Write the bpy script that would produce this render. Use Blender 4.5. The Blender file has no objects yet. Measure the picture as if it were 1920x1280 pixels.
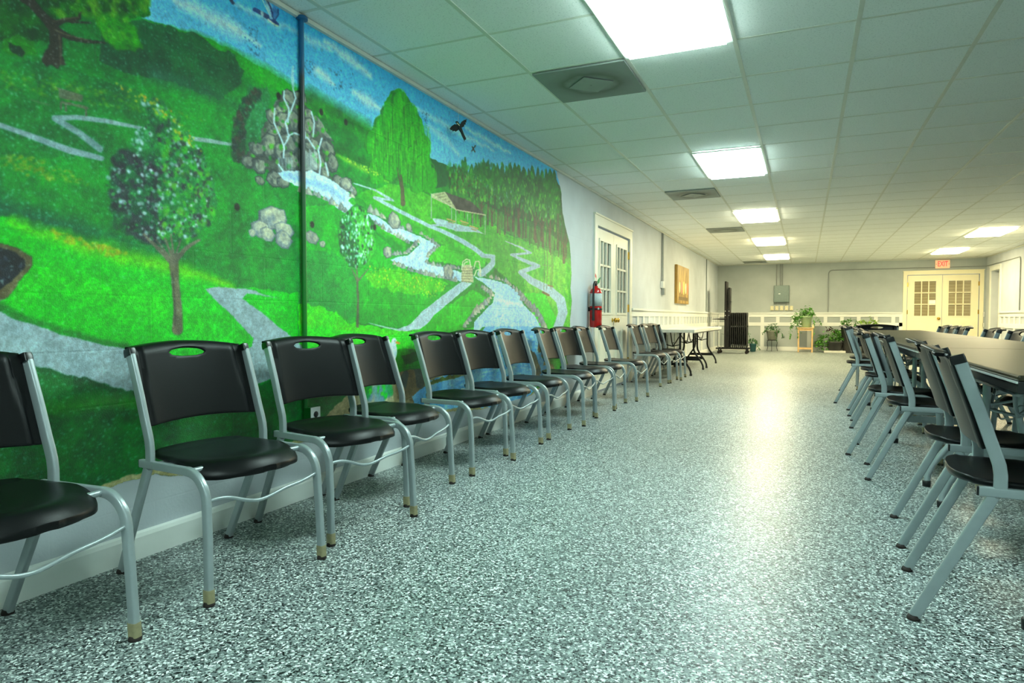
import bpy, bmesh, math, random
import numpy as np
from math import pi, sin, cos, radians
from mathutils import Vector, Matrix

# ------------------------------------------------------------------ camera, world, exposure
SC = bpy.context.scene
COL = SC.collection
XW, XR, Y0, YR, HC = -2.364, 4.16, -3.0, 20.2, 2.455      # left wall, right wall, back, far wall, ceiling
CAMH, FPX, YAW, PITCH = 0.935, 1243.6, 0.4165, 0.036

cam_data = bpy.data.cameras.new('camera')
cam_data.sensor_width = 36.0
cam_data.lens = 36.0 * FPX / 1920.0
cam = bpy.data.objects.new('camera', cam_data)
COL.objects.link(cam)
cam.location = (0, 0, CAMH)
cam.rotation_euler = (pi / 2 - PITCH, 0, YAW)
cam_data.clip_end = 100
SC.camera = cam

world = bpy.data.worlds.new('world')
SC.world = world
world.use_nodes = True
world.node_tree.nodes['Background'].inputs[0].default_value = (0.5, 0.55, 0.6, 1)
world.node_tree.nodes['Background'].inputs[1].default_value = 0.3

SC.view_settings.view_transform = 'Standard'
SC.view_settings.look = 'None'
SC.view_settings.gamma = 1
SC.view_settings.exposure = 1.64

COOL, MILD, WARM = (0.74, 1.0, 0.94), (1.0, 0.96, 0.68), (1.0, 0.86, 0.50)
LAMP_POWER = 9.5

rnd = random.Random(7)

# ------------------------------------------------------------------ materials
def s2l(c):
    return tuple(((v / 255.0) / 12.92 if v / 255.0 <= 0.04045 else ((v / 255.0 + 0.055) / 1.055) ** 2.4) for v in c)

def mat(name, col, rough=0.5, metal=0.0, var=0.0, vscale=20.0, bump=0.0, bscale=120.0, spec=0.5, emit=None, estr=0.0,
        transmission=0.0, coat=0.0):
    """principled material with procedural colour variation and bump; col is sRGB 0..255"""
    m = bpy.data.materials.new(name)
    m.use_nodes = True
    nt = m.node_tree
    b = nt.nodes['Principled BSDF']
    c = s2l(col)
    b.inputs['Base Color'].default_value = (*c, 1)
    b.inputs['Roughness'].default_value = rough
    b.inputs['Metallic'].default_value = metal
    b.inputs['Specular IOR Level'].default_value = spec
    b.inputs['Coat Weight'].default_value = coat
    b.inputs['Transmission Weight'].default_value = transmission
    if emit:
        b.inputs['Emission Color'].default_value = (*emit, 1)
        b.inputs['Emission Strength'].default_value = estr
    if var or bump:
        tc = nt.nodes.new('ShaderNodeTexCoord')
        if var:
            n = nt.nodes.new('ShaderNodeTexNoise')
            n.inputs['Scale'].default_value = vscale
            n.inputs['Detail'].default_value = 4
            nt.links.new(tc.outputs['Object'], n.inputs['Vector'])
            r = nt.nodes.new('ShaderNodeMapRange')
            r.inputs['From Min'].default_value = 0.3; r.inputs['From Max'].default_value = 0.7
            r.inputs['To Min'].default_value = 1 - var; r.inputs['To Max'].default_value = 1 + var
            nt.links.new(n.outputs['Fac'], r.inputs['Value'])
            mx = nt.nodes.new('ShaderNodeVectorMath'); mx.operation = 'SCALE'
            mx.inputs[0].default_value = c
            nt.links.new(r.outputs[0], mx.inputs['Scale'])
            nt.links.new(mx.outputs[0], b.inputs['Base Color'])
        if bump:
            n2 = nt.nodes.new('ShaderNodeTexNoise')
            n2.inputs['Scale'].default_value = bscale
            n2.inputs['Detail'].default_value = 3
            nt.links.new(tc.outputs['Object'], n2.inputs['Vector'])
            bp = nt.nodes.new('ShaderNodeBump')
            bp.inputs['Strength'].default_value = bump
            bp.inputs['Distance'].default_value = 0.004
            nt.links.new(n2.outputs['Fac'], bp.inputs['Height'])
            nt.links.new(bp.outputs[0], b.inputs['Normal'])
    return m

def block_wall_mat(name, col=None, axis='Y', attr=None, rough=0.55, bump=0.5, grain=90.0, joint=1.0):
    """painted concrete block: running bond joints plus coarse paint grain"""
    m = bpy.data.materials.new(name); m.use_nodes = True
    nt = m.node_tree; N = nt.nodes; L = nt.links
    b = N['Principled BSDF']
    tc = N.new('ShaderNodeTexCoord')
    sp = N.new('ShaderNodeSeparateXYZ'); L.new(tc.outputs['Object'], sp.inputs[0])
    cb = N.new('ShaderNodeCombineXYZ')
    L.new(sp.outputs['Y' if axis == 'Y' else 'X'], cb.inputs['X']); L.new(sp.outputs['Z'], cb.inputs['Y'])
    br = N.new('ShaderNodeTexBrick')
    br.inputs['Scale'].default_value = 1.0
    br.inputs['Brick Width'].default_value = 0.405; br.inputs['Row Height'].default_value = 0.2035
    br.inputs['Mortar Size'].default_value = 0.005; br.inputs['Mortar Smooth'].default_value = 0.6
    br.inputs['Color1'].default_value = (1, 1, 1, 1); br.inputs['Color2'].default_value = (1, 1, 1, 1)
    br.inputs['Mortar'].default_value = (0, 0, 0, 1)
    L.new(cb.outputs[0], br.inputs['Vector'])
    n1 = N.new('ShaderNodeTexNoise'); n1.inputs['Scale'].default_value = grain; n1.inputs['Detail'].default_value = 5
    n1.inputs['Roughness'].default_value = 0.65
    L.new(tc.outputs['Object'], n1.inputs['Vector'])
    mul = N.new('ShaderNodeMath'); mul.operation = 'MULTIPLY_ADD'
    mul.inputs[1].default_value = joint
    L.new(br.outputs['Color'], mul.inputs[0]); L.new(n1.outputs['Fac'], mul.inputs[2])
    bp = N.new('ShaderNodeBump'); bp.inputs['Strength'].default_value = bump; bp.inputs['Distance'].default_value = 0.006
    L.new(mul.outputs[0], bp.inputs['Height']); L.new(bp.outputs[0], b.inputs['Normal'])
    n2 = N.new('ShaderNodeTexNoise'); n2.inputs['Scale'].default_value = 2.3; n2.inputs['Detail'].default_value = 6
    L.new(tc.outputs['Object'], n2.inputs['Vector'])
    r = N.new('ShaderNodeMapRange'); r.inputs['From Min'].default_value = 0.3; r.inputs['From Max'].default_value = 0.7
    r.inputs['To Min'].default_value = 0.9; r.inputs['To Max'].default_value = 1.06
    L.new(n2.outputs['Fac'], r.inputs['Value'])
    sc = N.new('ShaderNodeVectorMath'); sc.operation = 'SCALE'
    if attr:
        at = N.new('ShaderNodeAttribute'); at.attribute_name = attr
        n3 = N.new('ShaderNodeTexNoise'); n3.inputs['Scale'].default_value = 160; n3.inputs['Detail'].default_value = 3
        L.new(tc.outputs['Object'], n3.inputs['Vector'])
        r.inputs['From Min'].default_value = 0.25; r.inputs['From Max'].default_value = 0.75
        r.inputs['To Min'].default_value = 0.82; r.inputs['To Max'].default_value = 1.18
        L.new(n3.outputs['Fac'], r.inputs['Value'])
        L.new(at.outputs['Color'], sc.inputs[0])
    else:
        sc.inputs[0].default_value = s2l(col)
    L.new(r.outputs[0], sc.inputs['Scale']); L.new(sc.outputs[0], b.inputs['Base Color'])
    b.inputs['Roughness'].default_value = rough
    return m

def floor_mat():
    m = bpy.data.materials.new('flake_epoxy_floor'); m.use_nodes = True
    nt = m.node_tree; N = nt.nodes; L = nt.links; b = N['Principled BSDF']
    tc = N.new('ShaderNodeTexCoord')
    nz = N.new('ShaderNodeTexNoise'); nz.inputs['Scale'].default_value = 60; nz.inputs['Detail'].default_value = 2
    L.new(tc.outputs['Object'], nz.inputs['Vector'])
    ad = N.new('ShaderNodeMix'); ad.data_type = 'VECTOR'; ad.inputs['Factor'].default_value = 0.012
    L.new(tc.outputs['Object'], ad.inputs[4]); L.new(nz.outputs['Color'], ad.inputs[5])
    v = N.new('ShaderNodeTexVoronoi'); v.inputs['Scale'].default_value = 165; v.inputs['Randomness'].default_value = 1
    L.new(ad.outputs[1], v.inputs['Vector'])
    sp = N.new('ShaderNodeSeparateColor'); L.new(v.outputs['Color'], sp.inputs[0])
    cr = N.new('ShaderNodeValToRGB'); cr.color_ramp.interpolation = 'CONSTANT'
    e = cr.color_ramp.elements
    stops = [(0.0, (14, 20, 22)), (0.10, (48, 56, 58)), (0.21, (90, 100, 100)), (0.36, (120, 131, 130)), (0.58, (144, 155, 153)),
             (0.77, (184, 195, 192)), (0.88, (236, 244, 241))]
    e[0].position = 0; e[0].color = (*s2l(stops[0][1]), 1)
    e[1].position = stops[1][0]; e[1].color = (*s2l(stops[1][1]), 1)
    for p, c in stops[2:]:
        el = e.new(p); el.color = (*s2l(c), 1)
    L.new(sp.outputs[0], cr.inputs[0])
    # large soft wear patches
    n2 = N.new('ShaderNodeTexNoise'); n2.inputs['Scale'].default_value = 0.7; n2.inputs['Detail'].default_value = 3
    L.new(tc.outputs['Object'], n2.inputs['Vector'])
    r = N.new('ShaderNodeMapRange'); r.inputs['To Min'].default_value = 0.35; r.inputs['To Max'].default_value = 0.40
    r.inputs['From Min'].default_value = 0.35; r.inputs['From Max'].default_value = 0.65
    L.new(n2.outputs['Fac'], r.inputs['Value']); L.new(r.outputs[0], b.inputs['Roughness'])
    L.new(cr.outputs[0], b.inputs['Base Color'])
    bp = N.new('ShaderNodeBump'); bp.inputs['Strength'].default_value = 0.22; bp.inputs['Distance'].default_value = 0.002
    n4 = N.new('ShaderNodeTexNoise'); n4.inputs['Scale'].default_value = 110; n4.inputs['Detail'].default_value = 2
    L.new(tc.outputs['Object'], n4.inputs['Vector'])
    L.new(n4.outputs['Fac'], bp.inputs['Height']); L.new(bp.outputs[0], b.inputs['Normal'])
    b.inputs['Specular IOR Level'].default_value = 0.29
    return m

def tile_mat():
    m = bpy.data.materials.new('mineral_fibre_tile'); m.use_nodes = True
    nt = m.node_tree; N = nt.nodes; L = nt.links; b = N['Principled BSDF']
    tc = N.new('ShaderNodeTexCoord')
    n = N.new('ShaderNodeTexNoise'); n.inputs['Scale'].default_value = 110; n.inputs['Detail'].default_value = 5
    n.inputs['Roughness'].default_value = 0.7
    L.new(tc.outputs['Object'], n.inputs['Vector'])
    cr = N.new('ShaderNodeValToRGB'); e = cr.color_ramp.elements
    e[0].position = 0.33; e[0].color = (*s2l((206, 210, 206)), 1); e[1].position = 0.45; e[1].color = (*s2l((243, 245, 241)), 1)
    L.new(n.outputs['Fac'], cr.inputs[0]); L.new(cr.outputs[0], b.inputs['Base Color'])
    bp = N.new('ShaderNodeBump'); bp.inputs['Strength'].default_value = 0.2; bp.inputs['Distance'].default_value = 0.002
    L.new(n.outputs['Fac'], bp.inputs['Height']); L.new(bp.outputs[0], b.inputs['Normal'])
    b.inputs['Roughness'].default_value = 0.85
    return m

M = {}
M['wallL'] = block_wall_mat('painted_block_wall', (192, 199, 204), 'Y', bump=0.25, joint=0.4)
M['wallB'] = block_wall_mat('painted_block_far_wall', (170, 178, 176), 'X', bump=0.2, joint=0.3)
M['mural'] = block_wall_mat('mural_paint', attr='paint', axis='Y', rough=0.30, bump=0.75, grain=190.0, joint=0.28)
M['floor'] = floor_mat()
M['tile'] = tile_mat()
M['grid'] = mat('ceiling_grid_enamel', (214, 215, 202), 0.45, var=0.03)
M['white'] = mat('white_trim_paint', (232, 234, 228), 0.35, var=0.03, vscale=4, bump=0.08, bscale=40)
M['base'] = mat('white_baseboard_paint', (234, 238, 232), 0.4, var=0.05, vscale=6, bump=0.1, bscale=30)
M['door'] = mat('cream_door_paint', (236, 232, 214), 0.35, var=0.02, vscale=3)
M['doorY'] = mat('warm_cream_door_paint', (240, 232, 196), 0.4, var=0.02, vscale=3)
M['brass'] = mat('polished_brass', (200, 160, 70), 0.25, 1.0, var=0.08)
M['plastic'] = mat('black_moulded_plastic', (13, 14, 15), 0.37, var=0.10, vscale=8, bump=0.08, bscale=420, spec=0.20)
M['plasticdark'] = mat('black_end_cap_plastic', (9, 10, 11), 0.3, var=0.1)
M['silver'] = mat('silver_powder_coat', (158, 168, 170), 0.33, 0.35, var=0.04, vscale=30, bump=0.04, bscale=600)
M['sleeve'] = mat('yellowed_clear_sleeve', (146, 138, 104), 0.45, var=0.15, vscale=60)
M['rubber'] = mat('dark_rubber_glide', (38, 28, 24), 0.7, var=0.2, vscale=80)
M['tabledark'] = mat('dark_speckled_tabletop', (50, 46, 30), 0.38, var=0.16, vscale=45, bump=0.12, bscale=160, spec=0.3)
M['tableedge'] = mat('black_table_edge', (24, 25, 24), 0.4, var=0.25, vscale=25)
M['chrome'] = mat('bright_metal_strip', (214, 218, 214), 0.3, 0.4, var=0.03)
M['tablewhite'] = mat('white_moulded_table', (236, 234, 222), 0.4, var=0.02, bump=0.06)
M['blackmetal'] = mat('black_steel_tube', (28, 29, 28), 0.35, 0.4, var=0.1)
M['red'] = mat('red_enamel', (190, 24, 20), 0.25, var=0.06, coat=0.3)
M['label'] = mat('grey_label', (178, 186, 184), 0.5, var=0.08, vscale=60)
M['blackrub'] = mat('black_hose_rubber', (26, 24, 24), 0.5, var=0.1)
M['greenleaf'] = mat('green_leaf_plastic', (30, 130, 70), 0.4, var=0.1)
M['pink'] = mat('pink_tag', (214, 92, 92), 0.5, var=0.1)
M['galv'] = mat('grey_conduit_paint', (140, 146, 144), 0.45, var=0.06)
M['panelgrey'] = mat('grey_green_panel_paint', (104, 120, 116), 0.4, 0.2, var=0.05)
M['ivory'] = mat('ivory_cover_plate', (214, 206, 168), 0.4, var=0.03)
M['plate'] = mat('white_cover_plate', (214, 218, 216), 0.4, var=0.03)
M['dark'] = mat('dark_slot', (20, 20, 22), 0.6, var=0.05)
M['canvasedge'] = mat('gold_canvas_edge', (164, 128, 52), 0.5, var=0.12, vscale=30)
M['wood'] = mat('pale_pine', (214, 176, 120), 0.5, var=0.12, vscale=14)
M['potgreen'] = mat('sage_glazed_pot', (150, 172, 130), 0.35, var=0.05)
M['potgrey'] = mat('ribbed_grey_pot', (120, 122, 108), 0.5, var=0.12, vscale=30)
M['potdark'] = mat('charcoal_planter', (50, 50, 48), 0.5, var=0.1)
M['potteal'] = mat('teal_pot', (40, 90, 92), 0.4, var=0.1)
M['soil'] = mat('potting_soil', (48, 36, 26), 0.9, var=0.3, vscale=60, bump=0.6)
M['leafA'] = mat('pothos_leaf', (84, 142, 52), 0.4, var=0.3, vscale=30)
M['leafB'] = mat('lily_leaf', (64, 112, 56), 0.42, var=0.3, vscale=30)
M['leafC'] = mat('lime_leaf', (142, 180, 62), 0.4, var=0.25, vscale=30)
M['leafD'] = mat('purple_leaf', (60, 26, 34), 0.4, var=0.25, vscale=30)
M['blackcart'] = mat('black_cart_steel', (14, 14, 14), 0.5, 0.2, var=0.15)
M['brownblack'] = mat('brown_black_laminate', (20, 18, 17), 0.5, var=0.12)
M['exitbox'] = mat('exit_sign_face', (236, 190, 140), 0.4, emit=(1.0, 0.62, 0.38), estr=0.10, var=0.01)
M['exitred'] = mat('exit_sign_letters', (230, 60, 60), 0.4, emit=(1.0, 0.12, 0.14), estr=0.16, var=0.01)
M['paper'] = mat('white_paper', (245, 242, 235), 0.6, var=0.01)
M['marble'] = mat('white_slab', (210, 208, 196), 0.5, var=0.05)
M['ventgrey'] = mat('grey_return_panel', (150, 156, 150), 0.6, var=0.08, vscale=7, bump=0.1)
M['skin_black'] = mat('black_feather', (16, 14, 14), 0.6, var=0.4, vscale=60)

def stain_vent_mat():
    m = bpy.data.materials.new('dust_stained_vent'); m.use_nodes = True
    nt = m.node_tree; N = nt.nodes; L = nt.links; b = N['Principled BSDF']
    tc = N.new('ShaderNodeTexCoord')
    nz = N.new('ShaderNodeTexNoise'); nz.inputs['Scale'].default_value = 5; nz.inputs['Detail'].default_value = 3
    L.new(tc.outputs['Object'], nz.inputs['Vector'])
    ln = N.new('ShaderNodeVectorMath'); ln.operation = 'LENGTH'; L.new(tc.outputs['Object'], ln.inputs[0])
    ad = N.new('ShaderNodeMath'); ad.operation = 'MULTIPLY_ADD'; ad.inputs[1].default_value = 0.12
    L.new(nz.outputs['Fac'], ad.inputs[0]); L.new(ln.outputs['Value'], ad.inputs[2])
    cr = N.new('ShaderNodeValToRGB'); e = cr.color_ramp.elements
    e[0].position = 0.0; e[0].color = (*s2l((142, 148, 142)), 1)
    e[1].position = 0.19; e[1].color = (*s2l((140, 146, 140)), 1)
    for p, c in ((0.235, (104, 110, 100)), (0.28, (128, 134, 128)), (0.35, (142, 148, 144)), (1.0, (146, 152, 150))):
        el = e.new(p); el.color = (*s2l(c), 1)
    L.new(ad.outputs[0], cr.inputs[0]); L.new(cr.outputs[0], b.inputs['Base Color'])
    b.inputs['Roughness'].default_value = 0.6
    return m
M['vent'] = stain_vent_mat()

def glass_mat(name, tint, rough=0.06):
    m = bpy.data.materials.new(name); m.use_nodes = True
    nt = m.node_tree; N = nt.nodes; L = nt.links
    out = N['Material Output']; N.remove(N['Principled BSDF'])
    tr = N.new('ShaderNodeBsdfTransparent'); tr.inputs[0].default_value = (*tint, 1)
    gl = N.new('ShaderNodeBsdfGlossy'); gl.inputs['Roughness'].default_value = rough
    fr = N.new('ShaderNodeFresnel'); fr.inputs[0].default_value = 1.5
    mx = N.new('ShaderNodeMixShader')
    L.new(fr.outputs[0], mx.inputs[0]); L.new(tr.outputs[0], mx.inputs[1]); L.new(gl.outputs[0], mx.inputs[2])
    L.new(mx.outputs[0], out.inputs[0])
    return m
M['glass'] = glass_mat('door_glass', (0.95, 0.97, 0.95))

# curtain folds seen behind the glass
def curtain_mat(name, c1, c2, scale, axis):
    m = bpy.data.materials.new(name); m.use_nodes = True
    nt = m.node_tree; N = nt.nodes; L = nt.links; b = N['Principled BSDF']
    tc = N.new('ShaderNodeTexCoord')
    w = N.new('ShaderNodeTexWave'); w.bands_direction = axis; w.inputs['Scale'].default_value = scale
    w.inputs['Distortion'].default_value = 1.5; w.inputs['Detail'].default_value = 2
    L.new(tc.outputs['Object'], w.inputs['Vector'])
    cr = N.new('ShaderNodeValToRGB'); e = cr.color_ramp.elements
    e[0].color = (*s2l(c1), 1); e[1].color = (*s2l(c2), 1)
    L.new(w.outputs['Color'], cr.inputs[0]); L.new(cr.outputs[0], b.inputs['Base Color'])
    b.inputs['Roughness'].default_value = 0.8
    return m
M['curtain'] = curtain_mat('pale_curtain', (222, 226, 212), (240, 242, 230), 3, 'Y')
M['blind'] = curtain_mat('brown_blind', (176, 156, 118), (194, 174, 136), 4, 'Z')

# ------------------------------------------------------------------ mesh helpers
class MB:
    def __init__(s): s.v = []; s.f = []; s.sm = []
    def add(s, vs, fs, smooth=False, mtx=None):
        o = len(s.v)
        for p in vs:
            p = Vector(p)
            if mtx is not None: p = mtx @ p
            s.v.append(tuple(p))
        for f in fs:
            s.f.append([i + o for i in f]); s.sm.append(smooth)
        return s
    def box(s, c, d, bev=0.0, mtx=None):
        if bev:
            bm = bmesh.new(); bmesh.ops.create_cube(bm, size=1)
            bmesh.ops.scale(bm, vec=d, verts=bm.verts)
            bmesh.ops.bevel(bm, geom=list(bm.edges), offset=bev, segments=2, affect='EDGES', profile=0.5)
            bmesh.ops.translate(bm, vec=c, verts=bm.verts)
            bm.verts.index_update()
            vs = [v.co.copy() for v in bm.verts]; fs = [[v.index for v in f.verts] for f in bm.faces]
            bm.free()
            return s.add(vs, fs, False, mtx)
        x, y, z = c; a, b, h = d[0] / 2, d[1] / 2, d[2] / 2
        vs = [(x + i * a, y + j * b, z + k * h) for i in (-1, 1) for j in (-1, 1) for k in (-1, 1)]
        fs = [(0, 1, 3, 2), (4, 6, 7, 5), (0, 4, 5, 1), (2, 3, 7, 6), (0, 2, 6, 4), (1, 5, 7, 3)]
        return s.add(vs, fs, False, mtx)
    def sweep(s, path, prof, side=None, smooth=True, mtx=None, closed=False, scales=None):
        """prof: list of (a,b) with a along side, b along normal"""
        P = [Vector(p) for p in path]; n = len(P); vs = []
        prev = None
        for i, p in enumerate(P):
            if closed: t = (P[(i + 1) % n] - P[i - 1])
            elif i == 0: t = P[1] - P[0]
            elif i == n - 1: t = P[-1] - P[-2]
            else: t = (P[i + 1] - p).normalized() + (p - P[i - 1]).normalized()
            t.normalize()
            if side is not None:
                sd = Vector(side); sd = (sd - t * sd.dot(t)).normalized()
            else:
                if prev is None:
                    a = Vector((0, 0, 1)) if abs(t.z) < 0.9 else Vector((1, 0, 0))
                    sd = t.cross(a).normalized()
                else:
                    sd = (prev - t * prev.dot(t)).normalized()
                prev = sd
            nn = sd.cross(t).normalized()
            k = scales[i] if scales else 1.0
            # mitre so that the profile keeps its width in bends
            for a, b in prof: vs.append(p + sd * a * k + nn * b * k)
        m = len(prof); fs = []
        rng = n if closed else n - 1
        for i in range(rng):
            j = (i + 1) % n
            for q in range(m):
                r = (q + 1) % m
                fs.append((i * m + q, i * m + r, j * m + r, j * m + q))
        s.add(vs, fs, smooth, mtx)
        if not closed:
            s.add(vs[:m], [tuple(range(m))[::-1]], False, mtx); s.add(vs[-m:], [tuple(range(m))], False, mtx)
        return s
    def tube(s, path, r, n=8, mtx=None, scales=None, closed=False):
        return s.sweep(path, [(r * cos(2 * pi * k / n), r * sin(2 * pi * k / n)) for k in range(n)], None, True, mtx, closed, scales)
    def lathe(s, prof, c=(0, 0, 0), n=24, mtx=None, smooth=True):
        vs = []; fs = []
        for r, z in prof:
            for k in range(n):
                a = 2 * pi * k / n; vs.append((c[0] + r * cos(a), c[1] + r * sin(a), c[2] + z))
        for i in range(len(prof) - 1):
            for k in range(n):
                l = (k + 1) % n
                fs.append((i * n + k, i * n + l, (i + 1) * n + l, (i + 1) * n + k))
        return s.add(vs, fs, smooth, mtx)
    def prism(s, poly, y0, y1, plane='xz', mtx=None):
        """poly: 2D points; extruded from y0 to y1 along the remaining axis"""
        n = len(poly)
        def P(a, b, t): return (a, t, b) if plane == 'xz' else ((t, a, b) if plane == 'yz' else (a, b, t))
        vs = [P(a, b, y0) for a, b in poly] + [P(a, b, y1) for a, b in poly]
        fs = [tuple(range(n))[::-1], tuple(range(n, 2 * n))] + [(i, (i + 1) % n, n + (i + 1) % n, n + i) for i in range(n)]
        return s.add(vs, fs, False, mtx)

def rr(w, h, r=0.006, k=3):
    """rounded rectangle profile, w along side, h along normal"""
    o = []
    for cx, cy, a0 in ((w / 2 - r, h / 2 - r, 0), (-w / 2 + r, h / 2 - r, 90), (-w / 2 + r, -h / 2 + r, 180), (w / 2 - r, -h / 2 + r, 270)):
        for i in range(k + 1):
            a = radians(a0 + 90 * i / k); o.append((cx + r * cos(a), cy + r * sin(a)))
    return o

def link(name, mb, m, parent=None, loc=None):
    me = bpy.data.meshes.new(name)
    me.from_pydata(mb.v, [], mb.f)
    me.polygons.foreach_set('use_smooth', mb.sm)
    bm = bmesh.new(); bm.from_mesh(me); bmesh.ops.recalc_face_normals(bm, faces=bm.faces); bm.to_mesh(me); bm.free()
    me.materials.append(m)
    o = bpy.data.objects.new(name, me); COL.objects.link(o)
    if parent: o.parent = parent
    if loc: o.location = loc
    return o

def thing(name, label, cat, loc=(0, 0, 0), rz=0.0, group=None):
    o = bpy.data.objects.new(name, None); COL.objects.link(o)
    o.empty_display_size = 0.1
    o.location = loc; o.rotation_euler = (0, 0, rz)
    o['label'] = label; o['category'] = cat
    if group: o['group'] = group
    return o

def tag(o, label, cat, group=None, kind=None):
    o['label'] = label; o['category'] = cat
    if group: o['group'] = group
    if kind: o['kind'] = kind
    return o

def struct(name, mb, m, parent=None):
    o = link(name, mb, m, parent)
    if not parent: o['kind'] = 'structure'
    return o

def copy_tree(o, parent=None):
    c = o.copy(); COL.objects.link(c)
    if parent: c.parent = parent
    for ch in list(o.children): copy_tree(ch, c)
    return c

def arc(cx, cz, r, a0, a1, n, y=0.0):
    return [(cx + r * cos(radians(a0 + (a1 - a0) * i / n)), y, cz + r * sin(radians(a0 + (a1 - a0) * i / n))) for i in range(n + 1)]

# ------------------------------------------------------------------ room shell
GX, GY, T = -0.9904, 3.2808, 0.61          # ceiling grid: left edge of the light column, a cross line, module
b = MB(); b.box(((XW + XR) / 2, (Y0 + YR) / 2, -0.05), (XR - XW + 0.4, YR - Y0 + 0.4, 0.1))
struct('floor', b, M['floor'])

# ceiling tiles (holes are not needed: lights and vents lie in the grid plane)
b = MB(); b.box(((XW + XR) / 2, (Y0 + YR) / 2, HC + 0.06), (XR - XW + 0.4, YR - Y0 + 0.4, 0.1))
struct('ceiling', b, M['tile'])
b = MB()
x = GX - 3 * T
cols = []
while x < XR:
    if x > XW + 0.02: cols.append(x)
    x += T
rows = []
y = GY - T * 10
while y < YR:
    if y > Y0: rows.append(y)
    y += T
for x in cols: b.box((x, (Y0 + YR) / 2, HC + 0.011), (0.024, YR - Y0, 0.007))
for y in rows: b.box(((XW + XR) / 2, y, HC + 0.011), (XR - XW, 0.020, 0.005))
struct('trim_1', b, M['grid'])
b = MB()
b.box((XW + 0.011, (Y0 + YR) / 2, HC - 0.005), (0.022, YR - Y0, 0.022)); b.box((XR - 0.011, (Y0 + YR) / 2, HC - 0.003), (0.022, YR - Y0, 0.018))
b.box(((XW + XR) / 2, YR - 0.011, HC - 0.003), (XR - XW, 0.022, 0.018))
struct('trim_2', b, M['grid'])

# left wall with the french door opening
DL0, DL1, DLH = 7.91, 9.55, 2.07
b = MB()
th = 0.2
def wallbox(y0, y1, z0, z1): b.box((XW - th / 2, (y0 + y1) / 2, (z0 + z1) / 2), (th, y1 - y0, z1 - z0))
wallbox(Y0, DL0, 0, HC + 0.05); wallbox(DL1, YR + 0.2, 0, HC + 0.05); wallbox(DL0, DL1, DLH, HC + 0.05)
struct('wall_left', b, M['wallL'])
# far wall
DB0, DB1, DBH = 2.43, 4.02, 2.05
b = MB()
def wb(x0, x1, z0, z1): b.box(((x0 + x1) / 2, YR + 0.1, (z0 + z1) / 2), (x1 - x0, 0.2, z1 - z0))
wb(XW, DB0, 0, HC + 0.05); wb(DB1, XR + 0.2, 0, HC + 0.05); wb(DB0, DB1, DBH, HC + 0.05)
struct('wall_back', b, M['wallB'])
# right wall with a doorway
DR0, DR1, DRH = 18.88, 19.72, 2.08
b = MB()
def wr(y0, y1, z0, z1): b.box((XR + 0.1, (y0 + y1) / 2, (z0 + z1) / 2), (0.2, y1 - y0, z1 - z0))
wr(Y0, DR0, 0, HC + 0.05); wr(DR1, YR, 0, HC + 0.05); wr(DR0, DR1, DRH, HC + 0.05)
struct('wall_right', b, M['wallL'])
b = MB(); b.box(((XW + XR) / 2, Y0 - 0.1, HC / 2), (XR - XW + 0.4, 0.2, HC + 0.1))
struct('wall_front', b, M['wallB'])

# baseboards
def bboard(name, x, y0, y1, sx=1, m='base', h=0.105):
    b = MB()
    prof = [(0, 0), (0.018 * sx, 0), (0.018 * sx, h - 0.02), (0.012 * sx, h - 0.006), (0.004 * sx, h), (0, h)]
    b.prism([(x + a, z) for a, z in prof], y0, y1, 'xz')
    struct(name, b, M[m])
bboard('baseboard_left', XW, Y0, 7.76)
bboard('baseboard_right', XR, Y0, 18.80, -1)

# wainscot: rails and stiles over the painted block
def wainscot_y(name, x, sx, y0, y1, pitch):
    b = MB()
    def bx(ya, yb, za, zb, t): b.box((x + sx * t / 2, (ya + yb) / 2, (za + zb) / 2), (t, yb - ya, zb - za))
    bx(y0, y1, 1.045, 1.075, 0.045)
    bx(y0, y1, 0.955, 1.045, 0.02)
    bx(y0, y1, 0.70, 0.80, 0.02)
    bx(y0, y1, 0.0, 0.115, 0.022)
    n = max(1, round((y1 - y0) / pitch)); p = (y1 - y0) / n
    for i in range(n + 1):
        yy = y0 + i * p
        bx(max(y0, yy - 0.055), min(y1, yy + 0.055), 0.80, 0.955, 0.02)
        if i % 3 == 0: bx(max(y0, yy - 0.06), min(y1, yy + 0.06), 0.115, 0.70, 0.02)
    struct(name, b, M['white'])
wainscot_y('trim_3', XW, 1, 9.66, YR, 0.40)
wainscot_y('trim_4', XR, -1, 8.0, 18.78, 0.40)
b = MB()
def bx(xa, xb, za, zb, t): b.box(((xa + xb) / 2, YR - t / 2, (za + zb) / 2), (xb - xa, t, zb - za))
for xa, xb in ((XW + 0.03, 2.34), (4.1, XR - 0.03)):
    bx(xa, xb, 1.045, 1.075, 0.045); bx(xa, xb, 0.955, 1.045, 0.02); bx(xa, xb, 0.70, 0.80, 0.02); bx(xa, xb, 0.0, 0.115, 0.022)
xx = -1.145 - 0.4 * 3
k = 0
while xx < 2.34:
    bx(max(XW + 0.03, xx - 0.045), min(2.34, xx + 0.045), 0.80, 0.955, 0.02)
    if k % 3 == 0: bx(max(XW + 0.03, xx - 0.05), min(2.34, xx + 0.05), 0.115, 0.70, 0.02)
    xx += 0.4065; k += 1
bx(2.26, 2.34, 0.115, 0.955, 0.02)
struct('trim_5', b, M['white'])

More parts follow.
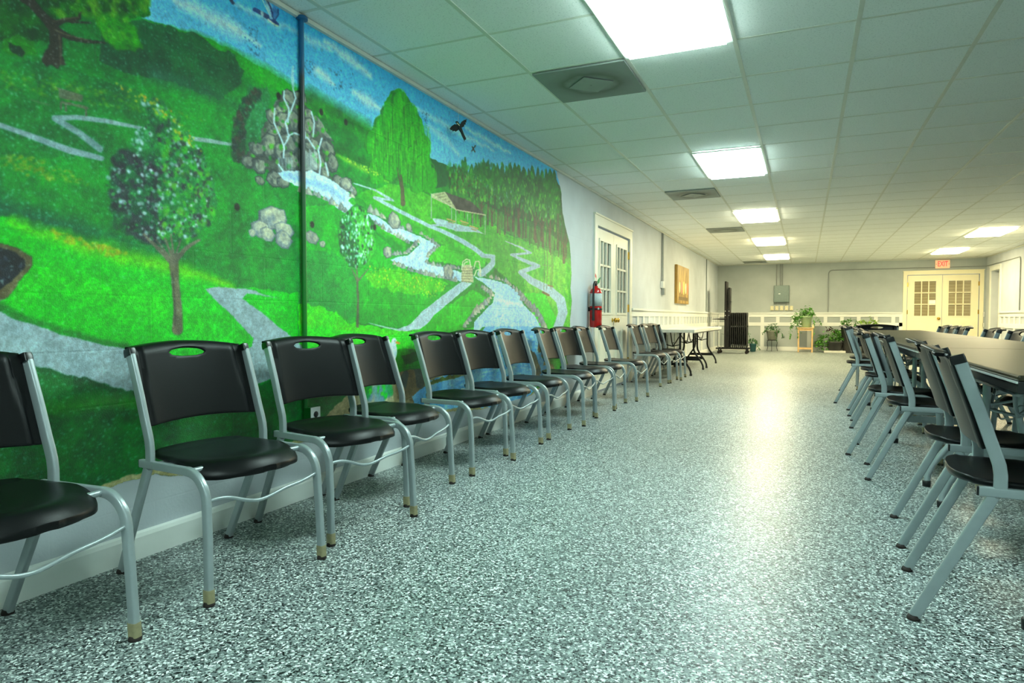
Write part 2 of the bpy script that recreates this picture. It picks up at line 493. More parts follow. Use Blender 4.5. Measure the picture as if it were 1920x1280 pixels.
# ------------------------------------------------------------------ french doors
def leaf(parent, u0, u1, z0, z1, g, rows, cols, P, m, t=0.04, hz=None):
    """door leaf from boxes around a glazed opening g=(ua,ub,za,zb); P(u,t,z)->xyz, box sizes follow"""
    fr = MB(); ua, ub, za, zb = g
    def bx(a, b_, c, d, t0, t1, mb=fr, bev=0.0):
        c0 = P((a + b_) / 2, (t0 + t1) / 2, (c + d) / 2)
        e0 = P(a, t0, c); e1 = P(b_, t1, d)
        mb.box(c0, tuple(abs(e1[i] - e0[i]) for i in range(3)), bev)
    bx(u0, u1, z0, za, 0, t); bx(u0, u1, zb, z1, 0, t); bx(u0, ua, za, zb, 0, t); bx(ub, u1, za, zb, 0, t)
    # raised lower panels
    w = (u1 - u0)
    for a, b_ in ((u0 + 0.1, u0 + w / 2 - 0.03), (u0 + w / 2 + 0.03, u1 - 0.1)):
        bx(a, b_, z0 + 0.16, za - 0.2, t, t + 0.008); bx(a + 0.03, b_ - 0.03, z0 + 0.19, za - 0.23, t, t + 0.014)
    o = link('leaf', fr, m, parent)
    mu = MB()
    bx(ua - 0.03, ub + 0.03, zb, zb + 0.03, t, t + 0.012, mu); bx(ua - 0.03, ub + 0.03, za - 0.03, za, t, t + 0.012, mu)
    bx(ua - 0.03, ua, za, zb, t, t + 0.012, mu); bx(ub, ub + 0.03, za, zb, t, t + 0.012, mu)
    for i in range(1, cols): c = ua + (ub - ua) * i / cols; bx(c - 0.012, c + 0.012, za, zb, 0.008, t + 0.004, mu)
    for i in range(1, rows): c = za + (zb - za) * i / rows; bx(ua, ub, c - 0.012, c + 0.012, 0.008, t + 0.004, mu)
    link('muntins', mu, m, o)
    gl = MB(); bx(ua, ub, za, zb, 0.016, 0.02, gl); link('glass_pane', gl, M['glass'], o)
    return o

def casing(parent, u0, u1, z1, P, m, w=0.1, t=0.02):
    c = MB()
    def bx(a, b_, z0_, z1_, t1):
        e0 = P(a, 0, z0_); e1 = P(b_, t1, z1_); c.box(tuple((e0[i] + e1[i]) / 2 for i in range(3)), tuple(abs(e1[i] - e0[i]) for i in range(3)))
    bx(u0 - w, u0, 0, z1 + w, t); bx(u1, u1 + w, 0, z1 + w, t); bx(u0, u1, z1, z1 + w, t)
    bx(u0 - w - 0.012, u1 + w + 0.012, z1 + w, z1 + w + 0.02, t + 0.012)
    link('door_casing', c, m, parent)

# door_1: in the left wall, faces +x, leaf surface a little recessed
D1 = bpy.data.objects.new('door_1', None); COL.objects.link(D1); D1['kind'] = 'structure'; D1.location = (XW, 8.73, 0)
PL = lambda u, t, z: (t - 0.05, u - 8.73, z)
PLc = lambda u, t, z: (t, u - 8.73, z)
casing(D1, DL0, DL1, DLH, PLc, M['door'], 0.12)
l1 = leaf(D1, DL0 + 0.02, 8.745, 0.02, DLH - 0.02, (8.09, 8.58, 1.0, 1.9), 3, 3, PL, M['door'])
l2 = leaf(D1, 8.75, DL1 - 0.02, 0.02, DLH - 0.02, (8.91, 9.42, 1.0, 1.9), 3, 3, PL, M['door'])
b = MB()
for yy in (DL0 + 0.012, DL1 - 0.012):
    for zz in (1.83, 1.07, 0.3): b.box((-0.002, yy - 8.73, zz), (0.022, 0.03, 0.11), 0.003)
link('hinges', b, M['brass'], D1)
for dy in (-0.06, 0.06):
    b = MB(); mt = Matrix.Translation((-0.01, 0.02 + dy, 0.9)) @ Matrix.Rotation(pi / 2, 4, 'Y')
    b.lathe([(0, 0), (0.03, 0), (0.03, 0.006), (0.012, 0.012), (0.012, 0.03), (0.03, 0.042), (0.032, 0.055), (0.022, 0.068), (0, 0.07)], n=16, mtx=mt)
    link('door_handle', b, M['brass'], D1)
for ya, yb in ((8.09, 8.58), (8.91, 9.42)):
    b = MB(); b.box((-0.045, (ya + yb) / 2 - 8.73, 1.45), (0.006, yb - ya - 0.004, 0.896)); link('curtain', b, M['curtain'], D1)

# door_2: double door in the far wall, faces -y
D2 = bpy.data.objects.new('door_2', None); COL.objects.link(D2); D2['kind'] = 'structure'; D2.location = (3.22, YR, 0)
PB = lambda u, t, z: (u - 3.22, 0.05 - t, z)
PBc = lambda u, t, z: (u - 3.22, -t, z)
casing(D2, DB0, DB1, DBH, PBc, M['doorY'], 0.09)
leaf(D2, DB0 + 0.015, 3.215, 0.02, DBH - 0.015, (2.60, 3.08, 0.98, 1.88), 3, 3, PB, M['doorY'])
leaf(D2, 3.225, DB1 - 0.015, 0.02, DBH - 0.015, (3.36, 3.84, 0.98, 1.88), 3, 3, PB, M['doorY'])
b = MB()
for xx in (DB0 + 0.01, DB1 - 0.01):
    for zz in (1.8, 1.08, 0.3): b.box((xx - 3.22, 0.002, zz), (0.03, 0.02, 0.11), 0.003)
link('hinges', b, M['brass'], D2)
b = MB(); mt = Matrix.Translation((-0.07, 0.01, 0.91)) @ Matrix.Rotation(pi / 2, 4, 'X')
b.lathe([(0, 0), (0.034, 0), (0.034, 0.006), (0.013, 0.012), (0.013, 0.03), (0.032, 0.042), (0.034, 0.055), (0.022, 0.068), (0, 0.07)], n=16, mtx=mt)
link('door_handle', b, M['brass'], D2)
for xa, xb in ((2.60, 3.08), (3.36, 3.84)):
    b = MB(); b.box(((xa + xb) / 2 - 3.22, 0.045, 1.43), (xb - xa - 0.004, 0.006, 0.896)); link('blind', b, M['blind'], D2)
b = MB(); b.box((2.99, YR + 0.008, 1.325), (0.17, 0.003, 0.13))
tag(link('paper_note', b, M['paper']), 'white paper note taped to the glass of the cream double doors', 'note')

# door_3: cased doorway in the right wall with its leaf set back
D3 = bpy.data.objects.new('door_3', None); COL.objects.link(D3); D3['kind'] = 'structure'; D3.location = (XR, 19.3, 0)
PR = lambda u, t, z: (-t, u - 19.3, z)
casing(D3, DR0, DR1, DRH, PR, M['white'], 0.09)
b = MB(); b.box((0.17, 0, 1.04), (0.04, 0.83, 2.07))
for za, zb in ((0.2, 0.9), (1.05, 1.9)):
    for yy in (-0.19, 0.19): b.box((0.146, yy, (za + zb) / 2), (0.01, 0.26, zb - za))
link('leaf', b, M['door'], D3)

# ------------------------------------------------------------------ ceiling lights and vents
def emis(name, c, s):
    m = bpy.data.materials.new(name); m.use_nodes = True
    nt = m.node_tree; bs = nt.nodes['Principled BSDF']
    bs.inputs['Base Color'].default_value = (0.8, 0.8, 0.8, 1)
    bs.inputs['Emission Color'].default_value = (*c, 1); bs.inputs['Emission Strength'].default_value = s
    n = nt.nodes.new('ShaderNodeTexNoise'); n.inputs['Scale'].default_value = 2.0
    tc = nt.nodes.new('ShaderNodeTexCoord'); nt.links.new(tc.outputs['Object'], n.inputs['Vector'])
    r = nt.nodes.new('ShaderNodeMapRange'); r.inputs['To Min'].default_value = s * 0.93; r.inputs['To Max'].default_value = s * 1.07
    nt.links.new(n.outputs['Fac'], r.inputs['Value']); nt.links.new(r.outputs[0], bs.inputs['Emission Strength'])
    return m
EM = {'cool': emis('cool_lamp_diffuser', COOL, LAMP_POWER * 1.2), 'mild': emis('neutral_lamp_diffuser', MILD, LAMP_POWER * 1.3),
      'warm': emis('warm_lamp_diffuser', WARM, LAMP_POWER * 1.75)}
def ceiling_light(x, y, em, label):
    t = thing('ceiling_light', label, 'ceiling light', (x, y, HC), 0, 'fluorescent ceiling panels')
    b = MB()
    for sx in (-1, 1): b.box((sx * 0.284, 0, -0.002), (0.032, 1.19, 0.012))
    for sy in (-1, 1): b.box((0, sy * 0.579, -0.002), (0.54, 0.032, 0.012))
    link('frame', b, M['white'], t)
    b = MB(); b.box((0, 0, -0.011), (0.537, 1.127, 0.030)); link('diffuser', b, EM[em], t)
    return t
lx = GX + T / 2
names = {0: ('cool', 'largest ceiling light panel, nearest the camera at the top of the picture'),
         1: ('cool', 'second ceiling light panel from the camera, beyond the first grey stained vent'),
         2: ('mild', 'third ceiling light panel from the camera, between the second and third grey vents'),
         3: ('warm', 'fourth ceiling light panel from the camera in the long left row'),
         4: ('warm', 'farthest ceiling light panel of the left row, above the electrical box')}
for n, (em, lab) in names.items(): ceiling_light(lx, GY + 6 * T * n, em, lab)
ceiling_light(lx, GY - 6 * T, 'cool', 'ceiling light panel behind the camera, first of the left row')
rx = GX + 6.5 * T
ceiling_light(rx, GY - 6 * T, 'cool', 'added unseen fill light panel on the right behind the camera')  # added lamp, out of view, brightens the baseboard and lower left wall
ceiling_light(rx, GY + 18 * T, 'warm', 'nearer of the two ceiling light panels on the right, above the far table end')
ceiling_light(rx, GY + 24 * T, 'warm', 'ceiling light panel on the right in front of the exit sign')
def ceiling_vent(j, label):
    t = thing('ceiling_vent', label, 'vent', (GX - T / 2, GY + (j + 0.5) * T, HC), 0, 'grey stained ceiling vents')
    b = MB(); b.box((0, 0, 0.0), (0.585, 0.587, 0.01)); link('backing_panel', b, M['vent'], t)
    b = MB(); s = 0.15
    b.add([(-s, 0.0, -0.013), (0, -s, -0.013), (s, 0, -0.013), (0, s, -0.013), (-s * .97, 0, -0.009), (0, -s * .97, -0.009), (s * .97, 0, -0.009), (0, s * .97, -0.009)],
          [(0, 1, 2, 3), (4, 5, 1, 0), (5, 6, 2, 1), (6, 7, 3, 2), (7, 4, 0, 3), (7, 6, 5, 4)])
    b.lathe([(0.003, -0.016), (0.006, -0.015), (0.006, -0.012)], n=10)
    b.box((0, 0, -0.009), (0.02, 0.02, 0.009))
    link('diffuser_plate', b, M['ventgrey'], t)
ceiling_vent(1, 'large grey stained ceiling vent beside the nearest light panel')
ceiling_vent(8, 'grey stained ceiling vent between the second and third light panels')
ceiling_vent(14, 'grey ceiling vent between the third and fourth light panels')
ceiling_vent(26, 'farthest grey ceiling vent, close to the far wall')
# ------------------------------------------------------------------ the mural: painted brush by brush on a fine grid over the left wall
def lw(u, v):
    """photo point on the left wall plane -> (y, z) in metres"""
    X = (u - 960) / FPX; Y = (640 - v) / FPX
    cp, sp = cos(PITCH), sin(PITCH); d = cp + sp * Y; z = -sp + cp * Y
    c, s = cos(YAW), sin(YAW); x = X * c - d * s; y = X * s + d * c
    t = XW / x
    return (y * t, z * t + CAMH)

class Wall:
    def __init__(s):
        ys = [0.55]
        while ys[-1] < 7.16: ys.append(ys[-1] + 0.0020 + 0.0009 * ys[-1])
        s.y = np.array(ys); s.z = np.arange(0.20, HC - 0.005, 0.0030)
        s.ny, s.nz = len(s.y), len(s.z)
        s.c = np.zeros((s.nz, s.ny, 3)); s.a = np.zeros((s.nz, s.ny), bool)
        s.rs = np.random.RandomState(5)
        s.N = {k: s.noise(k) for k in (0.6, 0.25, 0.09, 0.035, 0.014, 0.007, 0.0045)}
        s.F = (s.N[0.25] + s.N[0.09] + 0.8 * s.N[0.035]) / 2.8
        s.wy = (s.noise(0.06) - .5) * 0.012 + (s.noise(0.02) - .5) * 0.006
        s.wz = (s.noise(0.06) - .5) * 0.012 + (s.noise(0.02) - .5) * 0.006
        s.Y, s.Z = np.meshgrid(s.y, s.z)
        # where each grid point falls in the photograph, for tracing line widths
        zz = s.Z - CAMH; c_, s_ = cos(YAW), sin(YAW); r_ = XW * c_ + s.Y * s_; d_ = -XW * s_ + s.Y * c_
        cp, sp = cos(PITCH), sin(PITCH); dd = d_ * cp - zz * sp; uu = zz * cp + d_ * sp
        s.U = 960 + FPX * r_ / dd; s.V = 640 - FPX * uu / dd
    def noise(s, cell, ay=1.0, az=1.0):
        gy = (s.y - s.y[0]) / (cell * ay); gz = (s.z - s.z[0]) / (cell * az)
        R = s.rs.rand(int(gz[-1]) + 3, int(gy[-1]) + 3)
        iy = gy.astype(int); iz = gz.astype(int); fy = gy - iy; fz = gz - iz
        fy = fy * fy * (3 - 2 * fy); fz = fz * fz * (3 - 2 * fz)
        a = R[iz][:, iy]; b = R[iz][:, iy + 1]; c = R[iz + 1][:, iy]; d = R[iz + 1][:, iy + 1]
        return (a * (1 - fy) + b * fy) * (1 - fz[:, None]) + (c * (1 - fy) + d * fy) * fz[:, None]
    def win(s, y0, y1, z0, z1):
        return (max(0, np.searchsorted(s.z, z0)), min(s.nz, np.searchsorted(s.z, z1) + 1), max(0, np.searchsorted(s.y, y0)), min(s.ny, np.searchsorted(s.y, y1) + 1))
    def inpoly(s, P, pad=0.03, jit=1.0):
        P = np.array(P); w = s.win(P[:, 0].min() - pad, P[:, 0].max() + pad, P[:, 1].min() - pad, P[:, 1].max() + pad)
        i0, i1, j0, j1 = w
        if i1 <= i0 or j1 <= j0: return w, None
        Y = s.Y[i0:i1, j0:j1] + jit * s.wy[i0:i1, j0:j1]; Z = s.Z[i0:i1, j0:j1] + jit * s.wz[i0:i1, j0:j1]
        m = np.zeros(Y.shape, bool); n = len(P)
        for k in range(n):
            y1_, z1_ = P[k]; y2_, z2_ = P[(k + 1) % n]
            if z1_ == z2_: continue
            cnd = (Z < z1_) != (Z < z2_)
            m ^= cnd & (Y < (y2_ - y1_) * (Z - z1_) / (z2_ - z1_) + y1_)
        return w, m
    def put(s, w, alpha, c1, c2=None, nk=None):
        i0, i1, j0, j1 = w
        col = np.array(c1, float)[None, None, :]
        if c2 is not None:
            n = s.F if nk is None else s.N[nk]
            t = np.clip((n[i0:i1, j0:j1] - 0.3) / 0.4, 0, 1)[..., None]
            col = col * (1 - t) + np.array(c2, float)[None, None, :] * t
        al = alpha[..., None]
        s.c[i0:i1, j0:j1] = s.c[i0:i1, j0:j1] * (1 - al) + col * al
    def poly(s, pts, c1, c2=None, alpha=1.0, jit=1.0, nk=None, metric=False):
        P = pts if metric else [lw(*p) for p in pts]
        w, m = s.inpoly(P, jit=jit)
        if m is not None: s.put(w, m * alpha, c1, c2, nk)
    def dist(s, P, W, jit=0.6):
        P = np.array(P); mw = max(W) * 1.1 + 0.03
        w = s.win(P[:, 0].min() - mw, P[:, 0].max() + mw, P[:, 1].min() - mw, P[:, 1].max() + mw)
        i0, i1, j0, j1 = w
        if i1 <= i0 or j1 <= j0: return w, None
        Y = s.Y[i0:i1, j0:j1] + jit * s.wy[i0:i1, j0:j1]; Z = s.Z[i0:i1, j0:j1] + jit * s.wz[i0:i1, j0:j1]
        D = np.full(Y.shape, 9.0)
        for k in range(len(P) - 1):
            a, b = P[k], P[k + 1]; ab = b - a; l2 = (ab ** 2).sum() + 1e-12
            t = np.clip(((Y - a[0]) * ab[0] + (Z - a[1]) * ab[1]) / l2, 0, 1)
            d = np.hypot(Y - a[0] - t * ab[0], Z - a[1] - t * ab[1]) / (W[k] * (1 - t) + W[k + 1] * t)
            D = np.minimum(D, d)
        return w, D
    def stroke(s, pts, W, c1, c2=None, alpha=1.0, soft=0.0, jit=0.6, nk=None, metric=False):
        """W: full widths in metres"""
        P = pts if metric else [lw(*p) for p in pts]
        if not isinstance(W, (list, tuple)): W = [W] * len(P)
        if len(W) != len(P): W = list(np.interp(np.linspace(0, 1, len(P)), np.linspace(0, 1, len(W)), W))
        w, D = s.dist(P, [x / 2 for x in W], jit)
        if D is None: return
        m = np.clip((1 - D) / soft, 0, 1) if soft else (D < 1).astype(float)
        s.put(w, m * alpha, c1, c2, nk)
    def line(s, pts, W, c1, c2=None, alpha=1.0, soft=0.0, jit=1.0, nk=None):
        """stroke whose widths are given in enlarged photo pixels (3.048 per pixel)"""
        P = [lw(*p) for p in pts]
        if not isinstance(W, (list, tuple)): W = [W] * len(P)
        if len(W) != len(P): W = list(np.interp(np.linspace(0, 1, len(P)), np.linspace(0, 1, len(W)), W))
        Pm = np.array(P); q = np.array(pts, float); W = [x / 3.048 / 2 for x in W]; pad = max(W) / 90.0 + .05
        w = s.win(Pm[:, 0].min() - pad, Pm[:, 0].max() + pad, Pm[:, 1].min() - pad, Pm[:, 1].max() + pad); i0, i1, j0, j1 = w
        if i1 <= i0 or j1 <= j0: return
        U = s.U[i0:i1, j0:j1] + jit * s.wy[i0:i1, j0:j1] * 70; V = s.V[i0:i1, j0:j1] + jit * s.wz[i0:i1, j0:j1] * 70; D = np.full(U.shape, 9.0)
        for k in range(len(q) - 1):
            a, b = q[k], q[k + 1]; ab = b - a; l2 = (ab ** 2).sum() + 1e-12
            t = np.clip(((U - a[0]) * ab[0] + (V - a[1]) * ab[1]) / l2, 0, 1)
            D = np.minimum(D, np.hypot(U - a[0] - t * ab[0], V - a[1] - t * ab[1]) / (W[k] * (1 - t) + W[k + 1] * t))
        m = np.clip((1 - D) / soft, 0, 1) if soft else (D < 1).astype(float)
        s.put(w, m * alpha, c1, c2, nk)
    def dab(s, y, z, ry, rz, ang, col, alpha=1.0, soft=0.5):
        R = max(ry, rz); i0, i1, j0, j1 = w = s.win(y - R, y + R, z - R, z + R)
        if i1 <= i0 or j1 <= j0: return
        Y = s.Y[i0:i1, j0:j1] - y; Z = s.Z[i0:i1, j0:j1] - z; c, n = cos(ang), sin(ang)
        d = np.hypot((Y * c + Z * n) / ry, (-Y * n + Z * c) / rz)
        m = np.clip((1 - d) / soft, 0, 1) * alpha
        al = m[..., None]; s.c[i0:i1, j0:j1] = s.c[i0:i1, j0:j1] * (1 - al) + np.array(col, float) * al
    def scatter(s, pts, n, r, cols, asp=(1, 1), ang=0.0, dang=3.1, alpha=(0.6, 1.0), soft=0.5, metric=False):
        P = np.array(pts if metric else [lw(*p) for p in pts]); k = 0; tries = 0
        lo, hi = P.min(0), P.max(0); m = len(P)
        while k < n and tries < n * 12:
            tries += 1
            y, z = lo + s.rs.rand(2) * (hi - lo); ins = False
            for q in range(m):
                (y1_, z1_), (y2_, z2_) = P[q], P[(q + 1) % m]
                if (z < z1_) != (z < z2_) and y < (y2_ - y1_) * (z - z1_) / (z2_ - z1_) + y1_: ins = not ins
            if not ins: continue
            k += 1; q = s.rs.uniform(*r); ay = s.rs.uniform(*asp) if asp[0] != asp[1] else asp[0]
            s.dab(y, z, q, q * ay, ang + s.rs.uniform(-dang, dang), cols[s.rs.randint(len(cols))], s.rs.uniform(*alpha), soft)
    def rock(s, u, v, ru, rv, ang=0.0, base=(150, 146, 138), dark=(96, 100, 104), lite=(196, 190, 176), metric=False):
        """painted boulder; ru, rv photo pixels"""
        y, z = lw(u, v); y2, _ = lw(u + ru, v); _, z2 = lw(u, v - rv); a, b = abs(y2 - y), abs(z2 - z)
        n = 7; ph = s.rs.rand() * 6
        P = [(y + a * cos(t) * (1 + .12 * sin(3 * t + ph)), z + b * sin(t) * (1 + .12 * cos(2 * t + ph))) for t in np.linspace(0, 2 * pi, n + 1)[:-1]]
        if ang:
            P = [(y + (p - y) * cos(ang) - (q - z) * sin(ang), z + (p - y) * sin(ang) + (q - z) * cos(ang)) for p, q in P]
        s.poly([(y + (p - y) * 1.14 - a * .03, z + (q - z) * 1.12 - b * .04) for p, q in P], [v * .82 for v in dark], jit=.4, metric=True)
        s.poly(P, dark, base, jit=.5, metric=True)
        s.poly([(y + (p - y) * .8 + a * .1, z + (q - z) * .8 + b * .12) for p, q in P], base, lite, jit=.6, metric=True)
        s.scatter([(y - a * .7, z - b * .7), (y + a * .2, z - b * .7), (y + a * .1, z + b * .6), (y - a * .7, z + b * .4)], 7, (a * .12, a * .3), [dark, base], (0.8, 1.8), .4, .6, (.5, .8), .7, True)
    def stones(s, pts, n, size, cols=None, asp=(1.0, 2.0)):
        P = [lw(*p) for p in pts]; P = np.array(P); L = np.hypot(*(P[1:] - P[:-1]).T); C = np.concatenate([[0], np.cumsum(L)])
        cols = cols or [(184, 180, 168), (162, 164, 164), (198, 188, 168), (150, 152, 150)]
        for k in range(n):
            t = (k + s.rs.rand()) / n * C[-1]; y = np.interp(t, C, P[:, 0]); z = np.interp(t, C, P[:, 1])
            q = s.rs.uniform(*size); h = q * s.rs.uniform(*asp); q *= 1.0 + y * .20; c = np.array(cols[s.rs.randint(len(cols))], float)
            poly = [(y - q, z - h * .3), (y - q * .8, z + h * .3), (y - q * .1, z + h), (y + q * .6, z + h * .4), (y + q, z - h * .3)]
            s.poly(poly, c * .80, c * .9, jit=.25, metric=True)
            s.poly([(y - q * .2, z - h * .25), (y - q * .2, z + h * .7), (y + q * .5, z + h * .3), (y + q * .8, z - h * .25)], c, c * 1.1, jit=.25, metric=True)
    def finish(s):
        for _ in range(1):                       # soften the pixel steps of the brush edges
            b = s.c.copy()
            b[1:-1] = s.c[1:-1] * .6 + (s.c[:-2] + s.c[2:]) * .2
            c = b.copy(); c[:, 1:-1] = b[:, 1:-1] * .6 + (b[:, :-2] + b[:, 2:]) * .2
            s.c = c
        keep = s.a[:-1, :-1] & s.a[1:, :-1] & s.a[:-1, 1:] & s.a[1:, 1:]
        idx = np.arange(s.nz * s.ny).reshape(s.nz, s.ny)
        q = np.stack([idx[:-1, :-1][keep], idx[:-1, 1:][keep], idx[1:, 1:][keep], idx[1:, :-1][keep]], 1)
        used = np.unique(q); remap = np.full(s.nz * s.ny, -1); remap[used] = np.arange(len(used)); q = remap[q]
        co = np.stack([np.full(len(used), XW + 0.0015), s.Y.ravel()[used], s.Z.ravel()[used]], 1).astype(np.float32)
        me = bpy.data.meshes.new('mural')
        me.vertices.add(len(used)); me.vertices.foreach_set('co', co.ravel())
        nf = len(q); me.loops.add(nf * 4); me.polygons.add(nf)
        me.loops.foreach_set('vertex_index', q.ravel().astype(np.int32))
        me.polygons.foreach_set('loop_start', (np.arange(nf) * 4).astype(np.int32))
        me.polygons.foreach_set('loop_total', np.full(nf, 4, np.int32))
        me.update(calc_edges=True)
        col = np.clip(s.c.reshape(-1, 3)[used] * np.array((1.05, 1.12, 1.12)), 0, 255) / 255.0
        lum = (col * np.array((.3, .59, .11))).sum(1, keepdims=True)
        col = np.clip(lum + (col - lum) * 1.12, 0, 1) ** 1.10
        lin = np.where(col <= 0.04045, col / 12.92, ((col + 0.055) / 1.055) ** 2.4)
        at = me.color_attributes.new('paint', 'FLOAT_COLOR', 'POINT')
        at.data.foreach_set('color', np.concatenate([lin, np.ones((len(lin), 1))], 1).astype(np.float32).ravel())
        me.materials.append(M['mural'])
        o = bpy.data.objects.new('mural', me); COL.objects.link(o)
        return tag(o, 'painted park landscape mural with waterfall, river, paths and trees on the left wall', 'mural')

def paint_mural():
    w = Wall()
    A = lambda a, b: (a / 3.048, b / 3.048)
    B = lambda a, b: (400 + a / 3.048, b / 3.048)
    C = lambda a, b: (560 + a / 3.048, 300 + b / 3.048)
    D = lambda a, b: (a / 3.048, 380 + b / 3.048)
    def m(f, *p): return [f(a, b) for a, b in p]
    full = (0, w.nz, 0, w.ny)
    # sky
    t = np.clip((w.Z - 1.75) / 0.7, 0, 1)[..., None]
    w.c[:] = np.array((168, 214, 232)) * (1 - t) + np.array((66, 172, 222)) * t
    w.c += (w.F[..., None] - .5) * np.array((14, 9, 5))
    cl = (216, 226, 232)
    for pts, wd, al in ((m(A, (1000, 10), (1150, 70), (1300, 150), (1400, 200), (1480, 250)), [.04, .09, .1, .06, .03], .75), (m(A, (1330, 20), (1560, 130), (1690, 170)), [.02, .05, .03], .5),
                        (m(B, (500, 200), (600, 250), (680, 300)), [.05, .06, .02], .6), (m(B, (640, 240), (760, 320), (900, 440)), [.04, .08, .05], .75), (m(B, (580, 400), (640, 440), (690, 480)), [.06, .05, .02], .8),
                        (m(B, (800, 520), (900, 590), (970, 640)), [.05, .09, .04], .75), (m(B, (1150, 620), (1300, 700), (1420, 770), (1600, 860)), [.04, .06, .06, .03], .55), (m(B, (1230, 720), (1330, 800), (1400, 880)), [.05, .08, .04], .5),
                        (m(B, (1440, 730), (1560, 800), (1700, 880)), [.04, .06, .03], .6)):
        w.stroke(pts, [x * 1.3 for x in wd], cl, (214, 224, 230), min(1, al * 1.1), .9, 1.5)
    for pts in (m(A, (1380, 150), (1480, 150), (1480, 330), (1420, 310)), m(B, (510, 345), (580, 345), (580, 440), (530, 430)), m(B, (1190, 640), (1240, 650), (1220, 710), (1190, 700)), m(B, (640, 380), (800, 420), (780, 560), (660, 500))):
        w.scatter(pts, 40, (.003, .008), [(30, 80, 120), (40, 100, 140)], (.5, 1.5), alpha=(.4, .9))
    # hills and meadow
    hill = [(-640, -420), (-80, -90)] + [(200, 0), (270, 34), (330, 52), (400, 75), (450, 105), (500, 132), (545, 158), (575, 180), (620, 200), (660, 222), (695, 243), (760, 268), (815, 300), (845, 316), (880, 330), (950, 340), (1090, 370), (1120, 1000), (-640, 1400)]
    w.poly(hill, (6, 112, 44), (16, 150, 50))
    w.stroke([(330, 62), (400, 88), (450, 118), (500, 146), (545, 172), (620, 214), (690, 258)], [.07, .1, .13, .16, .14, .1, .08], (20, 150, 30), (46, 176, 36), .85, .7, 1.5)
    w.poly(m(A, (560, 120), (840, 110), (1100, 190), (1330, 330), (1400, 420), (1350, 480), (1250, 560), (900, 460), (700, 400), (560, 330)), (4, 70, 44), (10, 94, 52), .85, 2.5)
    w.stroke(m(A, (900, 440), (1100, 500), (1340, 600)), .12, (54, 120, 98), (20, 90, 60), .55, .9, 2)
    w.stroke(m(B, (560, 560), (700, 640), (880, 740)), .16, (8, 96, 40), (22, 140, 34), .8, .8)
    w.stroke(m(B, (650, 830), (780, 900), (900, 950), (990, 1000)), [.06, .12, .1, .06], (2, 92, 36), (10, 120, 40), .85, .8)
    w.stroke(m(B, (700, 880), (800, 940), (900, 990), (1000, 1040)), [.03, .05, .05, .03], (120, 190, 40), (170, 200, 60), .7, .8)
    w.poly(m(B, (1240, 900), (1340, 950), (1380, 980), (1330, 1060), (1250, 1080)), (4, 110, 50), (10, 90, 50))
    # left meadows
    w.poly([(-640, 60)] + m(A, (0, 330), (250, 360), (500, 420), (800, 520), (900, 640), (900, 900), (0, 900)) + [(-640, 600)], (8, 96, 46), (24, 132, 50), .8, 2)
    w.scatter(m(A, (-200, 380), (300, 440), (620, 520), (1000, 620), (1300, 730), (1200, 700), (800, 640), (500, 600), (200, 540), (0, 500)), 260, (.006, .014), [(110, 160, 30), (70, 140, 40), (150, 170, 40)], (.4, .8), .3, .6, (.2, .5))
    w.poly([(-640, 200)] + m(A, (0, 860), (200, 930), (500, 1010), (800, 1080), (1300, 1130), (1330, 1280), (0, 1280)) + [(-640, 700)], (8, 120, 50), (18, 150, 46), .8, 2)
    w.scatter(m(A, (-100, 860), (200, 900), (400, 980), (520, 1060), (300, 1040), (0, 960)), 160, (.006, .013), [(130, 160, 30), (90, 140, 40), (160, 170, 50)], (.4, .8), .3, .6, (.3, .8))
    w.stroke([(-640, 90)] + m(D, (-60, 20), (100, 90), (300, 130), (520, 170), (760, 260), (950, 310)), [.22, .2, .16, .13, .11, .1, .05], (2, 96, 66), (10, 120, 66), .85, .8)
    # bright near meadow with yellow crest
    w.poly([(-640, 330)] + m(D, (0, 70), (160, 130), (330, 190), (560, 260), (760, 310), (960, 360), (1180, 420), (1340, 480), (1700, 520), (1700, 900), (0, 900)) + [(-640, 900)], (6, 176, 26), (20, 196, 44), 1, 1.6)
    w.stroke(m(D, (60, 110), (300, 190), (560, 270), (820, 330), (1050, 390), (1330, 478)), [.05, .09, .12, .12, .1, .04], (96, 200, 20), (130, 200, 24), .9, .9, 2)
    w.stroke(m(D, (140, 520), (160, 430), (330, 440), (620, 540), (900, 560)), .16, (36, 196, 14), (60, 200, 20), .7, .9, 2)
    w.stroke(m(D, (300, 740), (600, 640), (900, 640), (1150, 700)), .14, (18, 186, 22), (50, 200, 30), .7, .9, 2)
    w.scatter(m(D, (290, 150), (420, 190), (600, 240), (740, 290), (620, 310), (480, 250), (320, 220)), 90, (.006, .012), [(180, 184, 24), (150, 190, 30), (196, 178, 30)], (.7, 1), alpha=(.5, .9))
    w.stroke(m(D, (0, 600), (160, 680), (400, 760), (560, 800), (720, 830)), .05, (2, 104, 34), (6, 130, 34), .8, .6)
    # meadow between the conduit and the river, right of it
    w.poly(m(C, (0, 260), (160, 260), (300, 300), (600, 560), (930, 700), (900, 780), (700, 880), (600, 970), (400, 930), (0, 940)), (6, 150, 46), (30, 178, 50), 1, 1.5)
    w.poly(m(C, (0, 500), (200, 520), (320, 650), (330, 900), (180, 880), (0, 820)), (4, 126, 62), (14, 150, 66), .6, 3)
    w.stroke(m(C, (0, 330), (90, 350), (230, 430), (330, 520)), .14, (10, 150, 50), (30, 170, 40), .6, .9)
    w.stroke(m(C, (180, 240), (330, 250), (400, 330), (600, 480)), .1, (60, 190, 40), (100, 204, 40), .6, .9, 2)
    w.poly(m(C, (370, 640), (560, 620), (850, 700), (820, 760), (600, 760), (420, 720)), (90, 196, 36), (130, 200, 50), .75, 3)
